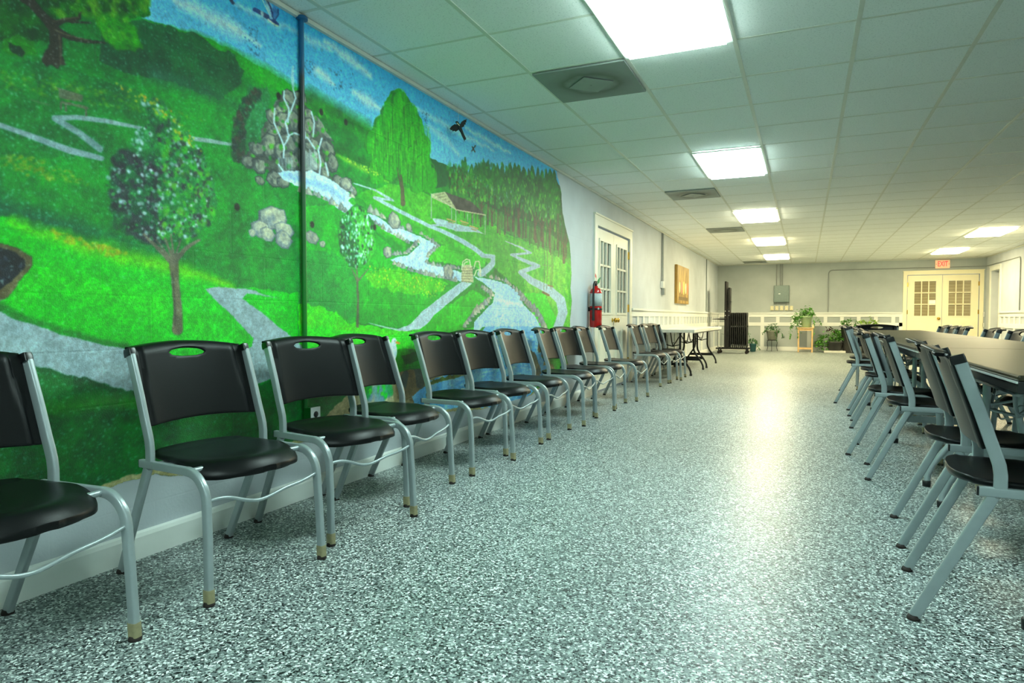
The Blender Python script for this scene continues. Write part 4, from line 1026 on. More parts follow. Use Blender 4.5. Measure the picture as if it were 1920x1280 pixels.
    w.poly([(668, 722), (702, 724), (736, 706), (745, 700), (770, 690), (800, 690), (850, 690), (880, 700), (860, 780), (700, 820), (560, 850), (600, 790)], (150, 132, 96), (186, 164, 124), 1, 1.5)
    w.poly([(668, 718), (705, 722), (734, 716), (738, 752), (704, 760), (672, 762)], (176, 164, 130), (204, 190, 156), 1, 1)
    w.scatter([(672, 722), (705, 726), (736, 722), (738, 750), (690, 750)], 34, (.02, .045), [(30, 190, 60), (60, 200, 40), (120, 150, 170), (20, 160, 80)], (.5, 1.2), alpha=(.7, 1))
    w.poly([(738, 700), (765, 692), (800, 690), (810, 740), (778, 752), (744, 748)], (110, 92, 60), (146, 124, 86), 1, 1)
    w.poly([(748, 712), (760, 690), (766, 700), (760, 730)], (60, 70, 70), (80, 88, 80), .9, .6); w.poly([(776, 690), (792, 684), (796, 730), (782, 728)], (60, 66, 66), (80, 84, 76), .9, .6)
    w.poly([(730, 662), (760, 652), (800, 660), (806, 690), (770, 692), (742, 700), (728, 690)], (10, 112, 20), (20, 170, 20), 1, 1)
    w.poly([(752, 668), (775, 660), (795, 664), (792, 674), (760, 684)], (4, 64, 16), (6, 84, 20), .8, 1)
    w.poly([(772, 742), (796, 724), (806, 712), (866, 694), (890, 682), (1010, 660), (1028, 690), (1010, 720), (990, 745), (930, 770), (850, 780), (778, 762)], (96, 166, 214), (160, 204, 232), 1, 1)
    w.poly([(886, 640), (910, 612), (1014, 612), (1020, 660), (1000, 700), (880, 700), (870, 680)], (96, 170, 220), (170, 208, 236), 1, 1)
    w.scatter([(780, 745), (870, 696), (1010, 665), (1000, 735), (860, 775)], 200, (.03, .09), [(180, 214, 238), (70, 150, 206), (130, 190, 226)], (.1, .2), 0, .15, (.4, .8))
    w.scatter([(890, 640), (1014, 616), (1010, 690), (890, 690)], 120, (.03, .08), [(190, 218, 240), (80, 160, 214)], (.1, .2), 0, .15, (.4, .8))
    w.stones([(796, 722), (830, 712), (870, 702)], 8, (.03, .05), [(150, 140, 90), (110, 130, 60)], (.4, .7))
    w.stones([(985, 660), (1000, 668), (1010, 700), (1004, 730)], 9, (.03, .05), [(96, 92, 70), (130, 120, 90), (70, 76, 70)])
    w.stones([(1010, 640), (1030, 690), (1040, 700)], 6, (.03, .05), [(170, 150, 96), (190, 160, 120)])
    # white duck
    y, z = lw(731, 662); w.dab(y, z, .085, .07, .3, (214, 224, 228), 1, .12); w.dab(y - .01, z + .01, .06, .045, .3, (236, 240, 242), .8, .6)
    y2, z2 = lw(738, 643); w.stroke([(y + .045, z + .03), (y2 - .002, z2 - .005), (y2 + .004, z2)], [.06, .04, .045], (228, 234, 236), metric=True, jit=.1); w.dab(y2 + .004, z2 + .006, .032, .028, 0, (232, 238, 240), 1, .1)
    w.dab(y2 + .045, z2, .03, .010, -.2, (220, 150, 50), 1, .2); w.dab(y2 + .012, z2 + .012, .005, .005, 0, (30, 30, 30), 1, .2)
    w.stroke([(y, z - .065), (y + .0, z - .11), (y + .03, z - .105)], .014, (190, 160, 60), metric=True)
    # painted blue bird and small far bird
    bl, bd = (46, 110, 176), (20, 44, 110)
    w.line(m(A, (1455, 55), (1500, 80), (1545, 108), (1585, 140)), [26, 22, 30, 18], (60, 70, 120), (30, 60, 130), 1, .1, .3)
    w.poly(m(A, (1540, 110), (1500, -40), (1535, -20), (1556, 40), (1566, 110)), (130, 180, 210), (190, 214, 226), 1, .5); w.line(m(A, (1515, -20), (1545, 40), (1562, 108)), 8, bd)
    w.poly(m(A, (1565, 112), (1552, 62), (1568, 30), (1580, 50), (1592, 60), (1590, 90), (1578, 112)), bl, (110, 160, 200), 1, .6); w.line(m(A, (1572, 112), (1592, 85), (1588, 50)), 6, bd)
    w.line(m(A, (1556, 95), (1556, 66)), 5, bd); w.line(m(A, (1500, 0), (1520, 45), (1545, 95)), 5, (226, 236, 240)); w.dab(*lw(*A(1497, 78)), .012, .016, 0, (226, 236, 240), .9, .4)
    w.line(m(A, (1530, 112), (1570, 143), (1588, 150)), 9, (226, 226, 206)); w.line(m(A, (1310, -10), (1330, 18)), 16, (40, 50, 90))
    for p in (((1478, 838), (1494, 868)), ((1497, 832), (1476, 862)), ((1486, 850), (1492, 866))): w.line(m(B, *p), 6, (16, 22, 20), None, 1, 0, .3)
    # anchor holes, block joints showing through
    for u, v in ((522, 180), (648, 229), (444, 388), (602, 210), (585, 421), (702, 426)):
        y, z = lw(u, v); w.dab(y, z, .018, .02, 0, (24, 20, 16), 1, .3)
    # ragged outline
    top = HC
    right = m(C, (1470, 0), (1475, 75), (1500, 180), (1508, 300), (1530, 400), (1550, 480), (1555, 560), (1560, 650), (1553, 730), (1562, 800), (1553, 900), (1550, 960), (1530, 1080)) + [(1062, 672), (1066, 684), (1050, 700), (1030, 712)]
    bottom = [(985, 752), (930, 768), (847, 772), (760, 786), (690, 806), (600, 830), (587, 822), (540, 838), (480, 862), (400, 880), (330, 896), (290, 888), (230, 905), (170, 930), (110, 955), (40, 985), (-60, 1030), (-300, 1150), (-640, 1330)]
    P = [lw(*p) for p in right + bottom]; P = [(P[0][0], top + .3)] + P + [(0.0, P[-1][1]), (0.0, top + .3)]
    wn, mk = w.inpoly(P, jit=1.2); i0, i1, j0, j1 = wn; w.a[i0:i1, j0:j1] = mk
    # worn rim of bare tan primer along the lower and right edges
    wn2, mk2 = w.inpoly([(a, b_ + (.022 if k > 12 else 0)) for k, (a, b_) in enumerate(P)], jit=1.6)
    rim = np.zeros_like(w.a); i0, i1, j0, j1 = wn2; rim[i0:i1, j0:j1] = mk2
    edge = w.a & ~rim; w.c[edge] = np.array((176, 160, 116)) + (w.F[edge][:, None] - .5) * 60
    e2, D2_ = w.dist([lw(*p) for p in right], [.014] * len(right), 1.2); i0, i1, j0, j1 = e2
    w.put(e2, ((D2_ < 1) & (w.F[i0:i1, j0:j1] > .45)).astype(float) * .8, (130, 110, 70), (90, 110, 50))
    # overall brush texture
    g = (w.N[0.014] - .5) * .14 + (w.N[0.035] - .5) * .08 + (w.N[0.007] - .5) * .22
    w.c *= (1 + g)[..., None]
    glint = np.clip((w.N[0.0045] * .6 + w.N[0.007] * .4 - .72) / .08, 0, 1)[..., None] * (0.55 * np.clip((3.6 - w.Y) / 2.4, .1, 1))[..., None]   # pale specks painted in as glints off the rough surface, strongest at the near end
    w.c = w.c * (1 - glint) + np.array((190, 214, 206)) * glint
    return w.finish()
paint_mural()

# ------------------------------------------------------------------ chairs
def make_chair():
    t = thing('stacking_chair', '', 'chair')
    # seat: dished plastic shell with rolled edges
    NU, NS = 22, 34
    X0, X1, XM = -0.170, 0.268, 0.085
    def seat_pt(u, i):
        s = 0.5 - 0.5 * cos(pi * i / NS)          # denser rows at both ends
        x = X0 + (X1 - X0) * s
        if x > XM: w = 0.222 * max(0.0, 1 - ((x - XM) / (X1 - XM)) ** 2.5) ** (1 / 2.1)
        else:
            w = 0.206 + 0.016 * max(0, min(1, (x - 0.0) / 0.08))
            w *= max(0.0, 1 - ((XM - x) / (XM - X0)) ** 6.0) ** (1 / 2.6)
        w = max(w, 0.03)
        y = u * w
        q = math.hypot(max(0, (x - XM)) / (X1 - XM), y / 0.225) if x > XM else abs(y) / 0.225
        dish = 0.016 * max(0.0, 1 - q * q) * sin(pi * min(1, max(0, s * 1.02)))
        z = 0.454 - dish
        fr = max(0, min(1, (x - 0.06) / 0.12))
        z -= 0.040 * fr * max(0, (q - 0.70) / 0.30) ** 2
        z -= 0.008 * (1 - fr) * max(0, (q - 0.80) / 0.2) ** 2
        if x < X0 + 0.05: z += 0.004
        return (x, y, z)
    vs = []; fs = []
    for i in range(NS + 1):
        for j in range(NU + 1):
            vs.append(seat_pt(-1 + 2 * j / NU, i))
    W = NU + 1
    n0 = len(vs)
    bot = [(x, y, z - 0.014 - (0.008 if 0 < (k % W) < NU and 0 < k // W < NS else 0.0)) for k, (x, y, z) in enumerate(vs)]
    vs = vs + bot
    for i in range(NS):
        for j in range(NU):
            a = i * W + j
            fs.append((a, a + 1, a + W + 1, a + W)); fs.append((n0 + a, n0 + a + W, n0 + a + W + 1, n0 + a + 1))
    ring = [j for j in range(W)] + [i * W + NU for i in range(1, NS + 1)] + [NS * W + j for j in range(NU - 1, -1, -1)] + [i * W for i in range(NS - 1, 0, -1)]
    for k in range(len(ring)):
        a, c = ring[k], ring[(k + 1) % len(ring)]
        fs.append((a, n0 + a, n0 + c, c))
    mb = MB(); mb.add(vs, fs, True)
    o = link('seat', mb, M['plastic'], t)
    # backrest: curved panel with a hand slot and a rolled top
    NY, NZ = 40, 30
    Z0, Z1 = 0.548, 0.822
    def back_x(z): return -0.068 - (z - 0.50) * 0.315
    def back_pt(a, s):
        # a -1..1 across, s 0..1 up
        y = a * 0.232
        z = Z0 + (Z1 - Z0) * s
        x = back_x(z)
        arcz = 0.020 * (1 - a * a) * s + 0.012 * (1 - a * a) * (1 - s)
        z += arcz
        curve = -0.040 * (1 - a * a)
        q = max(0.0, min(1.0, (abs(a) - (0.80 + 0.07 * (1 - s))) / 0.035)); edge = -0.012 * q * q * (3 - 2 * q)
        x += curve + edge
        if s > 0.9: x -= 0.012 * ((s - 0.9) / 0.1) ** 2
        return Vector((x, y, z))
    hs, ha, hb = 0.865, 0.33, 0.058          # slot centre (s), half width (a), half height (s)
    vs = [[None] * (NY + 1) for _ in range(NZ + 1)]
    par = {}
    for i in range(NZ + 1):
        for j in range(NY + 1): par[(i, j)] = (-1 + 2 * j / NY, i / NZ)
    inside = lambda a, s: (a / ha) ** 2 + ((s - hs) / hb) ** 2 < 1
    keep = []
    for i in range(NZ):
        for j in range(NY):
            a, s = (par[(i, j)][0] + par[(i + 1, j + 1)][0]) / 2, (par[(i, j)][1] + par[(i + 1, j + 1)][1]) / 2
            if not inside(a, s): keep.append((i, j))
    ks = set(keep); rim = set()
    for i in range(NZ):
        for j in range(NY):
            if (i, j) not in ks:
                for q in ((i, j), (i + 1, j), (i, j + 1), (i + 1, j + 1)): rim.add(q)
    for q in list(rim):
        i, j = q
        around = [(i - 1, j - 1), (i - 1, j), (i, j - 1), (i, j)]
        if all(c not in ks for c in around): continue
        a, s = par[q]; d = math.hypot(a / ha, (s - hs) / hb)
        par[q] = (a / d, hs + (s - hs) / d)
    bm = bmesh.new(); vm = {}
    for q in keep:
        pass
    def gv(q):
        if q not in vm: vm[q] = bm.verts.new(back_pt(*par[q]))
        return vm[q]
    for i, j in keep: bm.faces.new((gv((i, j)), gv((i, j + 1)), gv((i + 1, j + 1)), gv((i + 1, j))))
    me = bpy.data.meshes.new('backrest'); bm.to_mesh(me); bm.free()
    tmp = bpy.data.objects.new('tmp', me); COL.objects.link(tmp)
    sol = tmp.modifiers.new('s', 'SOLIDIFY'); sol.thickness = 0.012; sol.offset = 0
    bv = tmp.modifiers.new('b', 'BEVEL'); bv.width = 0.003; bv.segments = 2; bv.limit_method = 'ANGLE'; bv.angle_limit = radians(50)
    dg = bpy.context.evaluated_depsgraph_get()
    me2 = bpy.data.meshes.new_from_object(tmp.evaluated_get(dg))
    bpy.data.objects.remove(tmp); bpy.data.meshes.remove(me)
    mb = MB(); mb.add([v.co.copy() for v in me2.vertices], [list(p.vertices) for p in me2.polygons], True)
    # rolled top lip protruding to the rear
    top = [back_pt((-1 + 2 * k / 24) * 0.93, 1.0) + Vector((-0.010, 0, -0.002)) for k in range(25)]
    mb.sweep(top, rr(0.036, 0.011, 0.005), side=(1, 0, -0.12))
    ob = link('backrest', mb, M['plastic'], t)
    # corner caps over the post tops
    for sg in (-1, 1):
        mb = MB()
        c0 = Vector((back_x(0.82) + 0.001, sg * 0.236, 0.812))
        mb.sweep([c0 + Vector((0.004, 0, -0.014)), c0 + Vector((-0.001, 0, 0.002)), c0 + Vector((-0.004, 0, 0.012))], rr(0.027, 0.042, 0.005), side=(0, 1, 0), scales=[1, 1, 0.9])
        link('corner_cap', mb, M['plasticdark'], ob)
    for sg in (-1, 1):
        # back posts
        mb = MB()
        pth = [(-0.056, 0, 0.437), (-0.056, 0, 0.475), (-0.060, 0, 0.505), (-0.069, 0, 0.535), (-0.083, 0, 0.575), (-0.110, 0, 0.66), (back_x(0.80) + 0.002, 0, 0.803)]
        pth = [(x, sg * 0.238, z) for x, y, z in pth]
        mb.sweep(pth, rr(0.019, 0.034, 0.005), side=(0, 1, 0))
        link('back_post', mb, M['silver'], t)
        # side rail
        mb = MB()
        mb.sweep([(-0.108, sg * 0.238, 0.425), (0.15, sg * 0.238, 0.425)], rr(0.020, 0.028, 0.004), side=(0, 1, 0))
        rl = link('side_rail', mb, M['silver'], t)
        mb = MB(); mb.box((-0.110, sg * 0.238, 0.425), (0.008, 0.018, 0.026), 0.002); link('end_cap', mb, M['plasticdark'], rl)
        # front leg: bends down from the rail
        mb = MB()
        pth = [(0.149, sg * 0.238, 0.425)] + [(p[0], sg * 0.238, p[2]) for p in arc(0.152, 0.330, 0.095, 88, 4, 9)]
        pth += [(0.254, sg * 0.240, 0.22), (0.262, sg * 0.245, 0.012)]
        mb.sweep(pth, rr(0.022, 0.030, 0.006), side=(0, 1, 0))
        fl = link('leg', mb, M['silver'], t)
        mb = MB(); mb.sweep([(0.2602, sg * 0.2443, 0.052), (0.262, sg * 0.245, 0.010)], rr(0.026, 0.034, 0.007), side=(0, 1, 0)); link('foot_sleeve', mb, M['sleeve'], fl)
        mb = MB(); mb.lathe([(0, 0.014), (0.015, 0.014), (0.0185, 0.006), (0.0185, 0.0), (0, 0)], (0.262, sg * 0.245, 0.0), 14); link('foot_glide', mb, M['rubber'], fl)
        # rear leg: slopes back from under the rail
        mb = MB()
        mb.sweep([(-0.072, sg * 0.236, 0.412), (-0.263, sg * 0.226, 0.012)], rr(0.020, 0.032, 0.005), side=(0, 1, 0))
        rl2 = link('leg', mb, M['silver'], t)
        mb = MB(); mb.lathe([(0, 0.014), (0.015, 0.014), (0.0185, 0.006), (0.0185, 0.0), (0, 0)], (-0.265, sg * 0.226, 0.0), 14); link('foot_glide', mb, M['rubber'], rl2)
    # wavy stretcher between the front legs
    mb = MB(); pth = []
    for k in range(29):
        a = k / 28; y = -0.232 + 0.464 * a
        z = 0.335 - 0.034 * (0.5 - 0.5 * cos(2 * pi * a)) + 0.006 * sin(4 * pi * a)
        pth.append((0.248 + 0.012 * sin(pi * a), y, z))
    mb.tube(pth, 0.0065, 8); link('stretcher', mb, M['silver'], t)
    mb = MB()
    for x in (0.155, -0.04): mb.tube([(x, -0.236, 0.424), (x, 0.236, 0.424)], 0.010, 8)
    link('cross_bar', mb, M['silver'], t)
    return t

chair0 = make_chair()
used = [False]
def place_chair(x, y, deg, label, group):
    if not used[0]: c = chair0; used[0] = True
    else: c = copy_tree(chair0)
    c.location = (x, y, 0); c.rotation_euler = (0, 0, radians(deg))
    c['label'] = label; c['group'] = group
    return c
ord_ = ['first', 'second', 'third', 'fourth', 'fifth', 'sixth', 'seventh', 'eighth', 'ninth', 'tenth', 'eleventh']
left_row = [(-1.755, 1.045, 3, 'black chair cut off by the left picture edge, nearest in the mural row'),
    (-1.733, 1.787, -6, 'big whole black chair in front of the blossom tree trunk on the mural'),
    (-1.720, 2.400, -11, 'black chair in front of the wall outlet, its back across the dark conduit'),
    (-1.800, 3.010, 2, 'black chair standing just left of the painted white duck'),
    (-1.763, 3.705, -6, 'black chair just right of the painted white duck'),
    (-1.808, 4.300, -7.6, 'sixth black chair of the wall row, in front of the painted waterfall pool'),
    (-1.787, 4.980, 0, 'seventh black chair of the wall row, painted blue river behind its back'),
    (-1.750, 5.690, 4, 'eighth black chair of the wall row, before the right bank of the painted river'),
    (-1.772, 6.235, -7, 'ninth black chair of the wall row, at the right end of the mural'),
    (-1.780, 6.870, 2, 'tenth black chair of the wall row, half hidden, left of the fire extinguisher'),
    (-1.700, 7.540, -2, 'black chair below the fire extinguisher, beside the wall french door'),
    (-1.773, 9.230, -2, 'black chair in front of the right leaf of the wall french door, past the gap'),
    (-1.715, 9.775, -8, 'middle of the three black chairs between french door and white tables'),
    (-1.735, 10.36, -5, 'last black chair of the wall row, touching the white folding table')]
for fx, fy, d, lab in left_row:
    a = radians(d)
    place_chair(fx - 0.262 * cos(a), fy - 0.262 * sin(a), d, lab, 'chairs in a row along the left wall')
right_row = [(0.338, 2.583, -4.7, 'nearest black chair at the dark tables, seen large from behind at the right edge'),
    (0.381, 3.309, -3.0, 'second nearest black chair on the aisle side of the dark tables, mostly behind the first'),
    (0.357, 4.526, -3.7, 'third black chair from the camera, aisle side of the dark tables'),
    (0.318, 5.255, -10, 'fourth black chair from the camera, aisle side of the dark tables, turned a little'),
    (0.383, 6.490, -4, 'fifth black chair from the camera on the aisle side of the dark tables'),
    (0.400, 7.250, -2, 'sixth black chair from the camera on the aisle side of the dark tables'),
    (0.330, 8.270, -5, 'second farthest black chair on the aisle side, sticking out furthest left near the planter'),
    (0.410, 9.220, -2, 'farthest black chair on the aisle side of the dark tables')]
for rx_, ry_, d, lab in right_row:
    a = radians(d)
    place_chair(rx_ + 0.265 * cos(a), ry_ + 0.265 * sin(a), d, lab, 'chairs on the aisle side of the dark tables')
far_row = [(4.30, 180, 'nearest black chair across the dark tables, seen only through the table legs'),
    (5.02, 180, 'black chair on the far side of the dark tables, seen only below the tabletop'),
    (5.74, 180, 'black chair across the dark tables, its back just outside the right picture edge'),
    (6.50, 180, 'rightmost black chair back seen above the far side of the dark tabletop'),
    (7.33, 180, 'black chair back above the far table side, below the right wall doorway'),
    (8.58, 180, 'nearest of three black chair backs in front of the cream double doors'),
    (9.12, 180, 'middle of three black chair backs in front of the cream double doors'),
    (9.66, 180, 'leftmost of three black chair backs in front of the cream double doors')]
for y, d, lab in far_row: place_chair(1.395, y, d, lab, 'chairs on the far side of the dark tables')
place_chair(0.87, 9.86, -90, 'black chair at the head of the dark tables, its hand slot facing the camera', 'chair at the table end')

# ------------------------------------------------------------------ folding tables
def make_table(name, label, cat, L, Wd, H, topm, edgem, legm, group, rails=True):
    t = thing(name, label, cat, (0, 0, 0), 0, group)
    b = MB(); b.box((0, 0, H - 0.008), (Wd, L, 0.016), 0.005); link('tabletop', b, topm, t)
    b = MB()
    for sx in (-1, 1): b.box((sx * (Wd / 2 - 0.012), 0, H - 0.034), (0.022, L - 0.01, 0.036), 0.004)
    for sy in (-1, 1): b.box((0, sy * (L / 2 - 0.012), H - 0.034), (Wd - 0.05, 0.022, 0.036), 0.004)
    link('apron', b, edgem, t)
    if rails:
        b = MB()
        for sx in (-1, 1): b.box((sx * (Wd / 2 + 0.0015), 0, H - 0.020), (0.004, L - 0.004, 0.006))
        link('edge_strip', b, M['chrome'], t)
    for sx in (-1, 1):
        b = MB(); b.tube([(sx * (Wd / 2 - 0.035), -L / 2 + 0.09, H - 0.048), (sx * (Wd / 2 - 0.035), -L / 2 + 0.13, H - 0.062),
                          (sx * (Wd / 2 - 0.035), L / 2 - 0.13, H - 0.062), (sx * (Wd / 2 - 0.035), L / 2 - 0.09, H - 0.048)], 0.011, 8)
        link('under_rail', b, legm, t)
    for sy in (-1, 1):
        y = sy * (L / 2 - 0.22)
        for sx in (-1, 1):
            b = MB()
            pth = [(sx * 0.12, y, H - 0.03), (sx * 0.12, y, 0.40), (sx * 0.13, y, 0.34), (sx * 0.165, y, 0.27), (sx * 0.215, y, 0.20), (sx * 0.262, y, 0.13), (sx * 0.288, y, 0.07), (sx * 0.293, y, 0.01)]
            b.tube(pth, 0.0165, 10); lg = link('leg', b, legm, t)
            b = MB(); b.lathe([(0, 0), (0.02, 0), (0.021, 0.03), (0.018, 0.034), (0, 0.034)], (sx * 0.293, y, 0), 12); link('foot_cap', b, M['blackrub'], lg)
        b = MB(); b.box((0, y, 0.185), (0.44, 0.012, 0.05), 0.003); link('cross_plate', b, legm, t)
        b = MB()
        b.tube([(-0.12, y, 0.50), (0, y - sy * 0.02, 0.47), (0.12, y, 0.50)], 0.008, 8)
        for sx in (-1, 1):
            b.tube([(sx * 0.1, y - sy * 0.34, H - 0.04), (sx * 0.03, y - sy * 0.10, 0.53), (0, y - sy * 0.02, 0.47)], 0.009, 8)
        br = link('brace', b, legm, t)
        b = MB(); mt = Matrix.Translation((0, y - sy * 0.07, 0.505)) @ Matrix.Rotation(pi / 2, 4, 'X')
        b.tube([tuple(mt @ Vector((0.022 * cos(2 * pi * k / 14), 0.022 * sin(2 * pi * k / 14), 0))) for k in range(14)], 0.004, 6, closed=True)
        link('lock_ring', b, legm, br)
    b = MB(); b.tube([(-Wd / 2 + 0.03, 0, H - 0.06), (Wd / 2 - 0.03, 0, H - 0.06)], 0.011, 8); link('cross_tube', b, legm, t)
    return t
t0 = make_table('folding_table', 'dark folding table nearest the camera at the right picture edge', 'table', 1.845, 0.78, 0.778,
                M['tabledark'], M['tableedge'], M['silver'], 'dark folding tables end to end')
labs = [None, 'second dark folding table from the camera, beyond the first seam in the tabletop', 'third dark folding table from the camera in the end to end row',
        'farthest dark folding table, with a chair at its head']
for k in range(4):
    t = t0 if k == 0 else copy_tree(t0)
    t.location = (0.92, 3.12 + 1.852 * k, 0)
    if k: t['label'] = labs[k]
t1 = make_table('folding_table', 'nearer white folding table against the left wall, beside the last wall chair', 'table', 1.83, 0.75, 0.748,
                M['tablewhite'], M['tablewhite'], M['blackmetal'], 'white folding tables by the left wall', rails=False)
t1.location = (-1.962, 11.56, 0)
t2 = copy_tree(t1); t2.location = (-1.962, 13.40, 0); t2['label'] = 'farther white folding table against the left wall, its end toward the black cart'

# folded grey chair leaning on the wall under the first white table
t = thing('folded_chair', 'grey folded chair leaning on the wall under the nearer white table', 'chair', (-2.30, 11.9, 0), 0)
b = MB()
poly = [(-0.2, 0.36), (0.2, 0.36), (0.2, 0.60)] + [(0.2 - 0.4 * k / 10, 0.60 + 0.07 * sin(pi * k / 10)) for k in range(1, 10)] + [(-0.2, 0.60)]
b.prism(poly, 0.0, 0.02, 'yz'); link('backrest', b, M['panelgrey'], t)
for sy in (-1, 1):
    b = MB(); b.tube([(0.05, sy * 0.215, 0.0), (0.01, sy * 0.215, 0.62)], 0.011, 8); link('leg', b, M['galv'], t)
b = MB(); b.box((0.035, 0, 0.2), (0.02, 0.38, 0.3), 0.004); link('seat', b, M['panelgrey'], t)

# ------------------------------------------------------------------ black cart with folded tables and chairs in the far left corner
CX, CY = -1.72, 18.2
t = thing('storage_cart', 'black wheeled storage cart in the far left corner', 'cart', (CX, CY, 0), 0)
b = MB()
for sy in (-1, 1): b.box((0.0, sy * 0.26, 0.135), (0.82, 0.04, 0.03))
for sx in (-0.39, -0.14, 0.14, 0.39): b.box((sx, 0, 0.135), (0.04, 0.52, 0.03))
link('base_frame', b, M['blackcart'], t)
for sx in (-0.34, 0.34):
    for sy in (-0.22, 0.22):
        b = MB(); b.box((sx, sy, 0.095), (0.035, 0.03, 0.06)); c = link('caster', b, M['blackcart'], t)
        b = MB(); mt = Matrix.Translation((sx, sy, 0.04)) @ Matrix.Rotation(pi / 2, 4, 'X'); b.lathe([(0, -0.014), (0.036, -0.014), (0.04, -0.008), (0.04, 0.008), (0.036, 0.014), (0, 0.014)], n=16, mtx=mt)
        link('wheel', b, M['rubber'], c)
b = MB(); b.tube([(-0.36, -0.24, 0.15), (-0.36, -0.24, 0.55)], 0.012, 8); b.tube([(-0.28, -0.24, 0.15), (-0.28, -0.24, 0.52), (-0.22, -0.24, 0.50)], 0.010, 8)
link('handle', b, M['galv'], t)
b = MB(); b.tube([(-0.50, -0.264, 0.895), (-0.28, -0.264, 0.895), (-0.145, -0.264, 0.895)], 0.016, 8, scales=[0.4, 1, 1]); b.tube([(-0.145, -0.264, 0.15), (-0.145, -0.264, 0.9)], 0.012, 8)
link('hanging_bar', b, M['blackcart'], t)
for k, (dx, h, y0_, lab) in enumerate(((-0.185, 1.72, 0.0, 'tallest black folded table standing on end on the storage cart'),
                                       (-0.105, 1.56, 0.04, 'shorter black folded table standing on end behind the tallest one'))):
    ft = thing('folded_table', lab, 'table', (CX + dx, CY + y0_, 0.152), 0, 'folded tables on the cart')
    b = MB(); b.box((0, 0, h / 2), (0.045, 0.48 - 0.1 * k, h), 0.006); link('tabletop', b, M['brownblack'], ft)
    b = MB()
    for zz in (0.45, 1.2): b.box((0.032, 0, zz), (0.016, 0.3, 0.03))
    link('folded_legs', b, M['blackmetal'], ft)
    b = MB()
    for zz in (0.84, 0.95): b.lathe([(0, -0.004), (0.012, -0.004), (0.012, 0.004), (0, 0.004)], n=8, mtx=Matrix.Translation((-0.0, -0.243 + 0.05 * k, zz)) @ Matrix.Rotation(pi / 2, 4, 'X'))
    link('bolts', b, M['chrome'], ft)
fc = thing('folded_chair', 'leftmost black folded chair in the pack hanging on the storage cart', 'chair', (CX - 0.05, CY - 0.02, 0.152), 0, 'folded chairs packed on the cart')
b = MB(); b.box((0, 0, 0.74), (0.026, 0.40, 0.34), 0.006); link('backrest', b, M['blackcart'], fc)
b = MB(); b.box((0.002, 0, 0.31), (0.030, 0.36, 0.46), 0.006); link('seat', b, M['brownblack'], fc)
for sy in (-1, 1):
    b = MB(); b.tube([(0, sy * 0.21, 0.012), (0, sy * 0.21, 0.88), (0, sy * 0.19, 0.905)], 0.010, 8)
    b.tube([(0.008, sy * 0.185, 0.012), (0.008, sy * 0.185, 0.62)], 0.009, 8); link('leg', b, M['blackmetal'], fc)
words = ['second', 'third', 'fourth', 'fifth', 'sixth', 'seventh', 'eighth']
for k in range(8):
    c = copy_tree(fc); c.location = (CX - 0.05 + 0.048 * (k + 1), CY - 0.02, 0.152)
    c['label'] = 'rightmost black folded chair in the pack hanging on the storage cart' if k == 7 else words[k] + ' black folded chair from the left in the pack on the storage cart'

# ------------------------------------------------------------------ fire extinguisher
t = thing('fire_extinguisher', 'red fire extinguisher hung on the grey wall left of the french door', 'fire extinguisher', (XW + 0.085, 7.61, 0.82), 0)
b = MB(); b.lathe([(0, 0), (0.062, 0), (0.072, 0.012), (0.072, 0.40), (0.066, 0.435), (0.045, 0.46), (0.024, 0.47), (0.022, 0.49), (0, 0.49)], n=28); link('cylinder', b, M['red'], t)
b = MB(); b.lathe([(0.0728, 0.25), (0.0732, 0.25), (0.0732, 0.40), (0.0728, 0.40)], n=28); link('label_band', b, M['label'], t)
b = MB(); b.lathe([(0.0735, 0.205), (0.076, 0.205), (0.076, 0.225), (0.0735, 0.225)], n=28); b.box((-0.085, 0, 0.215), (0.018, 0.06, 0.05)); link('strap', b, M['dark'], t)
b = MB(); b.box((0.05, -0.058, 0.22), (0.016, 0.016, 0.026), 0.003); link('buckle', b, M['chrome'], t)
b = MB(); b.lathe([(0, 0.48), (0.016, 0.48), (0.016, 0.53), (0, 0.53)], n=12); b.box((0.0, 0.02, 0.54), (0.022, 0.12, 0.014), 0.003); b.box((0.0, 0.02, 0.515), (0.02, 0.09, 0.010), 0.003)
link('valve_handle', b, M['blackrub'], t)
b = MB(); b.tube([(0, -0.01, 0.52), (0.0, -0.05, 0.535), (0.0, -0.085, 0.50), (0.0, -0.098, 0.44), (0, -0.098, 0.30), (0, -0.096, 0.08)], 0.012, 10, scales=[1, 1, 1, 1, 1.1, 1.5]); link('hose', b, M['blackrub'], t)
b = MB()
b.add([(0.02, 0.0, 0.51), (0.03, 0.045, 0.53), (0.03, 0.10, 0.60), (0.02, 0.06, 0.585), (0.012, 0.02, 0.555), (0.024, 0.05, 0.56)], [(0, 1, 5), (1, 2, 5), (2, 3, 5), (3, 4, 5), (4, 0, 5)])
link('leaf_ornament', b, M['greenleaf'], t)
b = MB(); b.add([(0.0, -0.04, 0.60), (0.01, -0.015, 0.57), (0.005, 0.01, 0.60), (0, 0.015, 0.565), (0.004, -0.05, 0.64), (0.004, -0.005, 0.62)], [(0, 1, 2, 5), (1, 3, 2), (0, 5, 4)])
b.tube([(0.004, 0.0, 0.545), (0.004, 0.0, 0.60)], 0.002, 6)
link('ribbon', b, M['pink'], t)

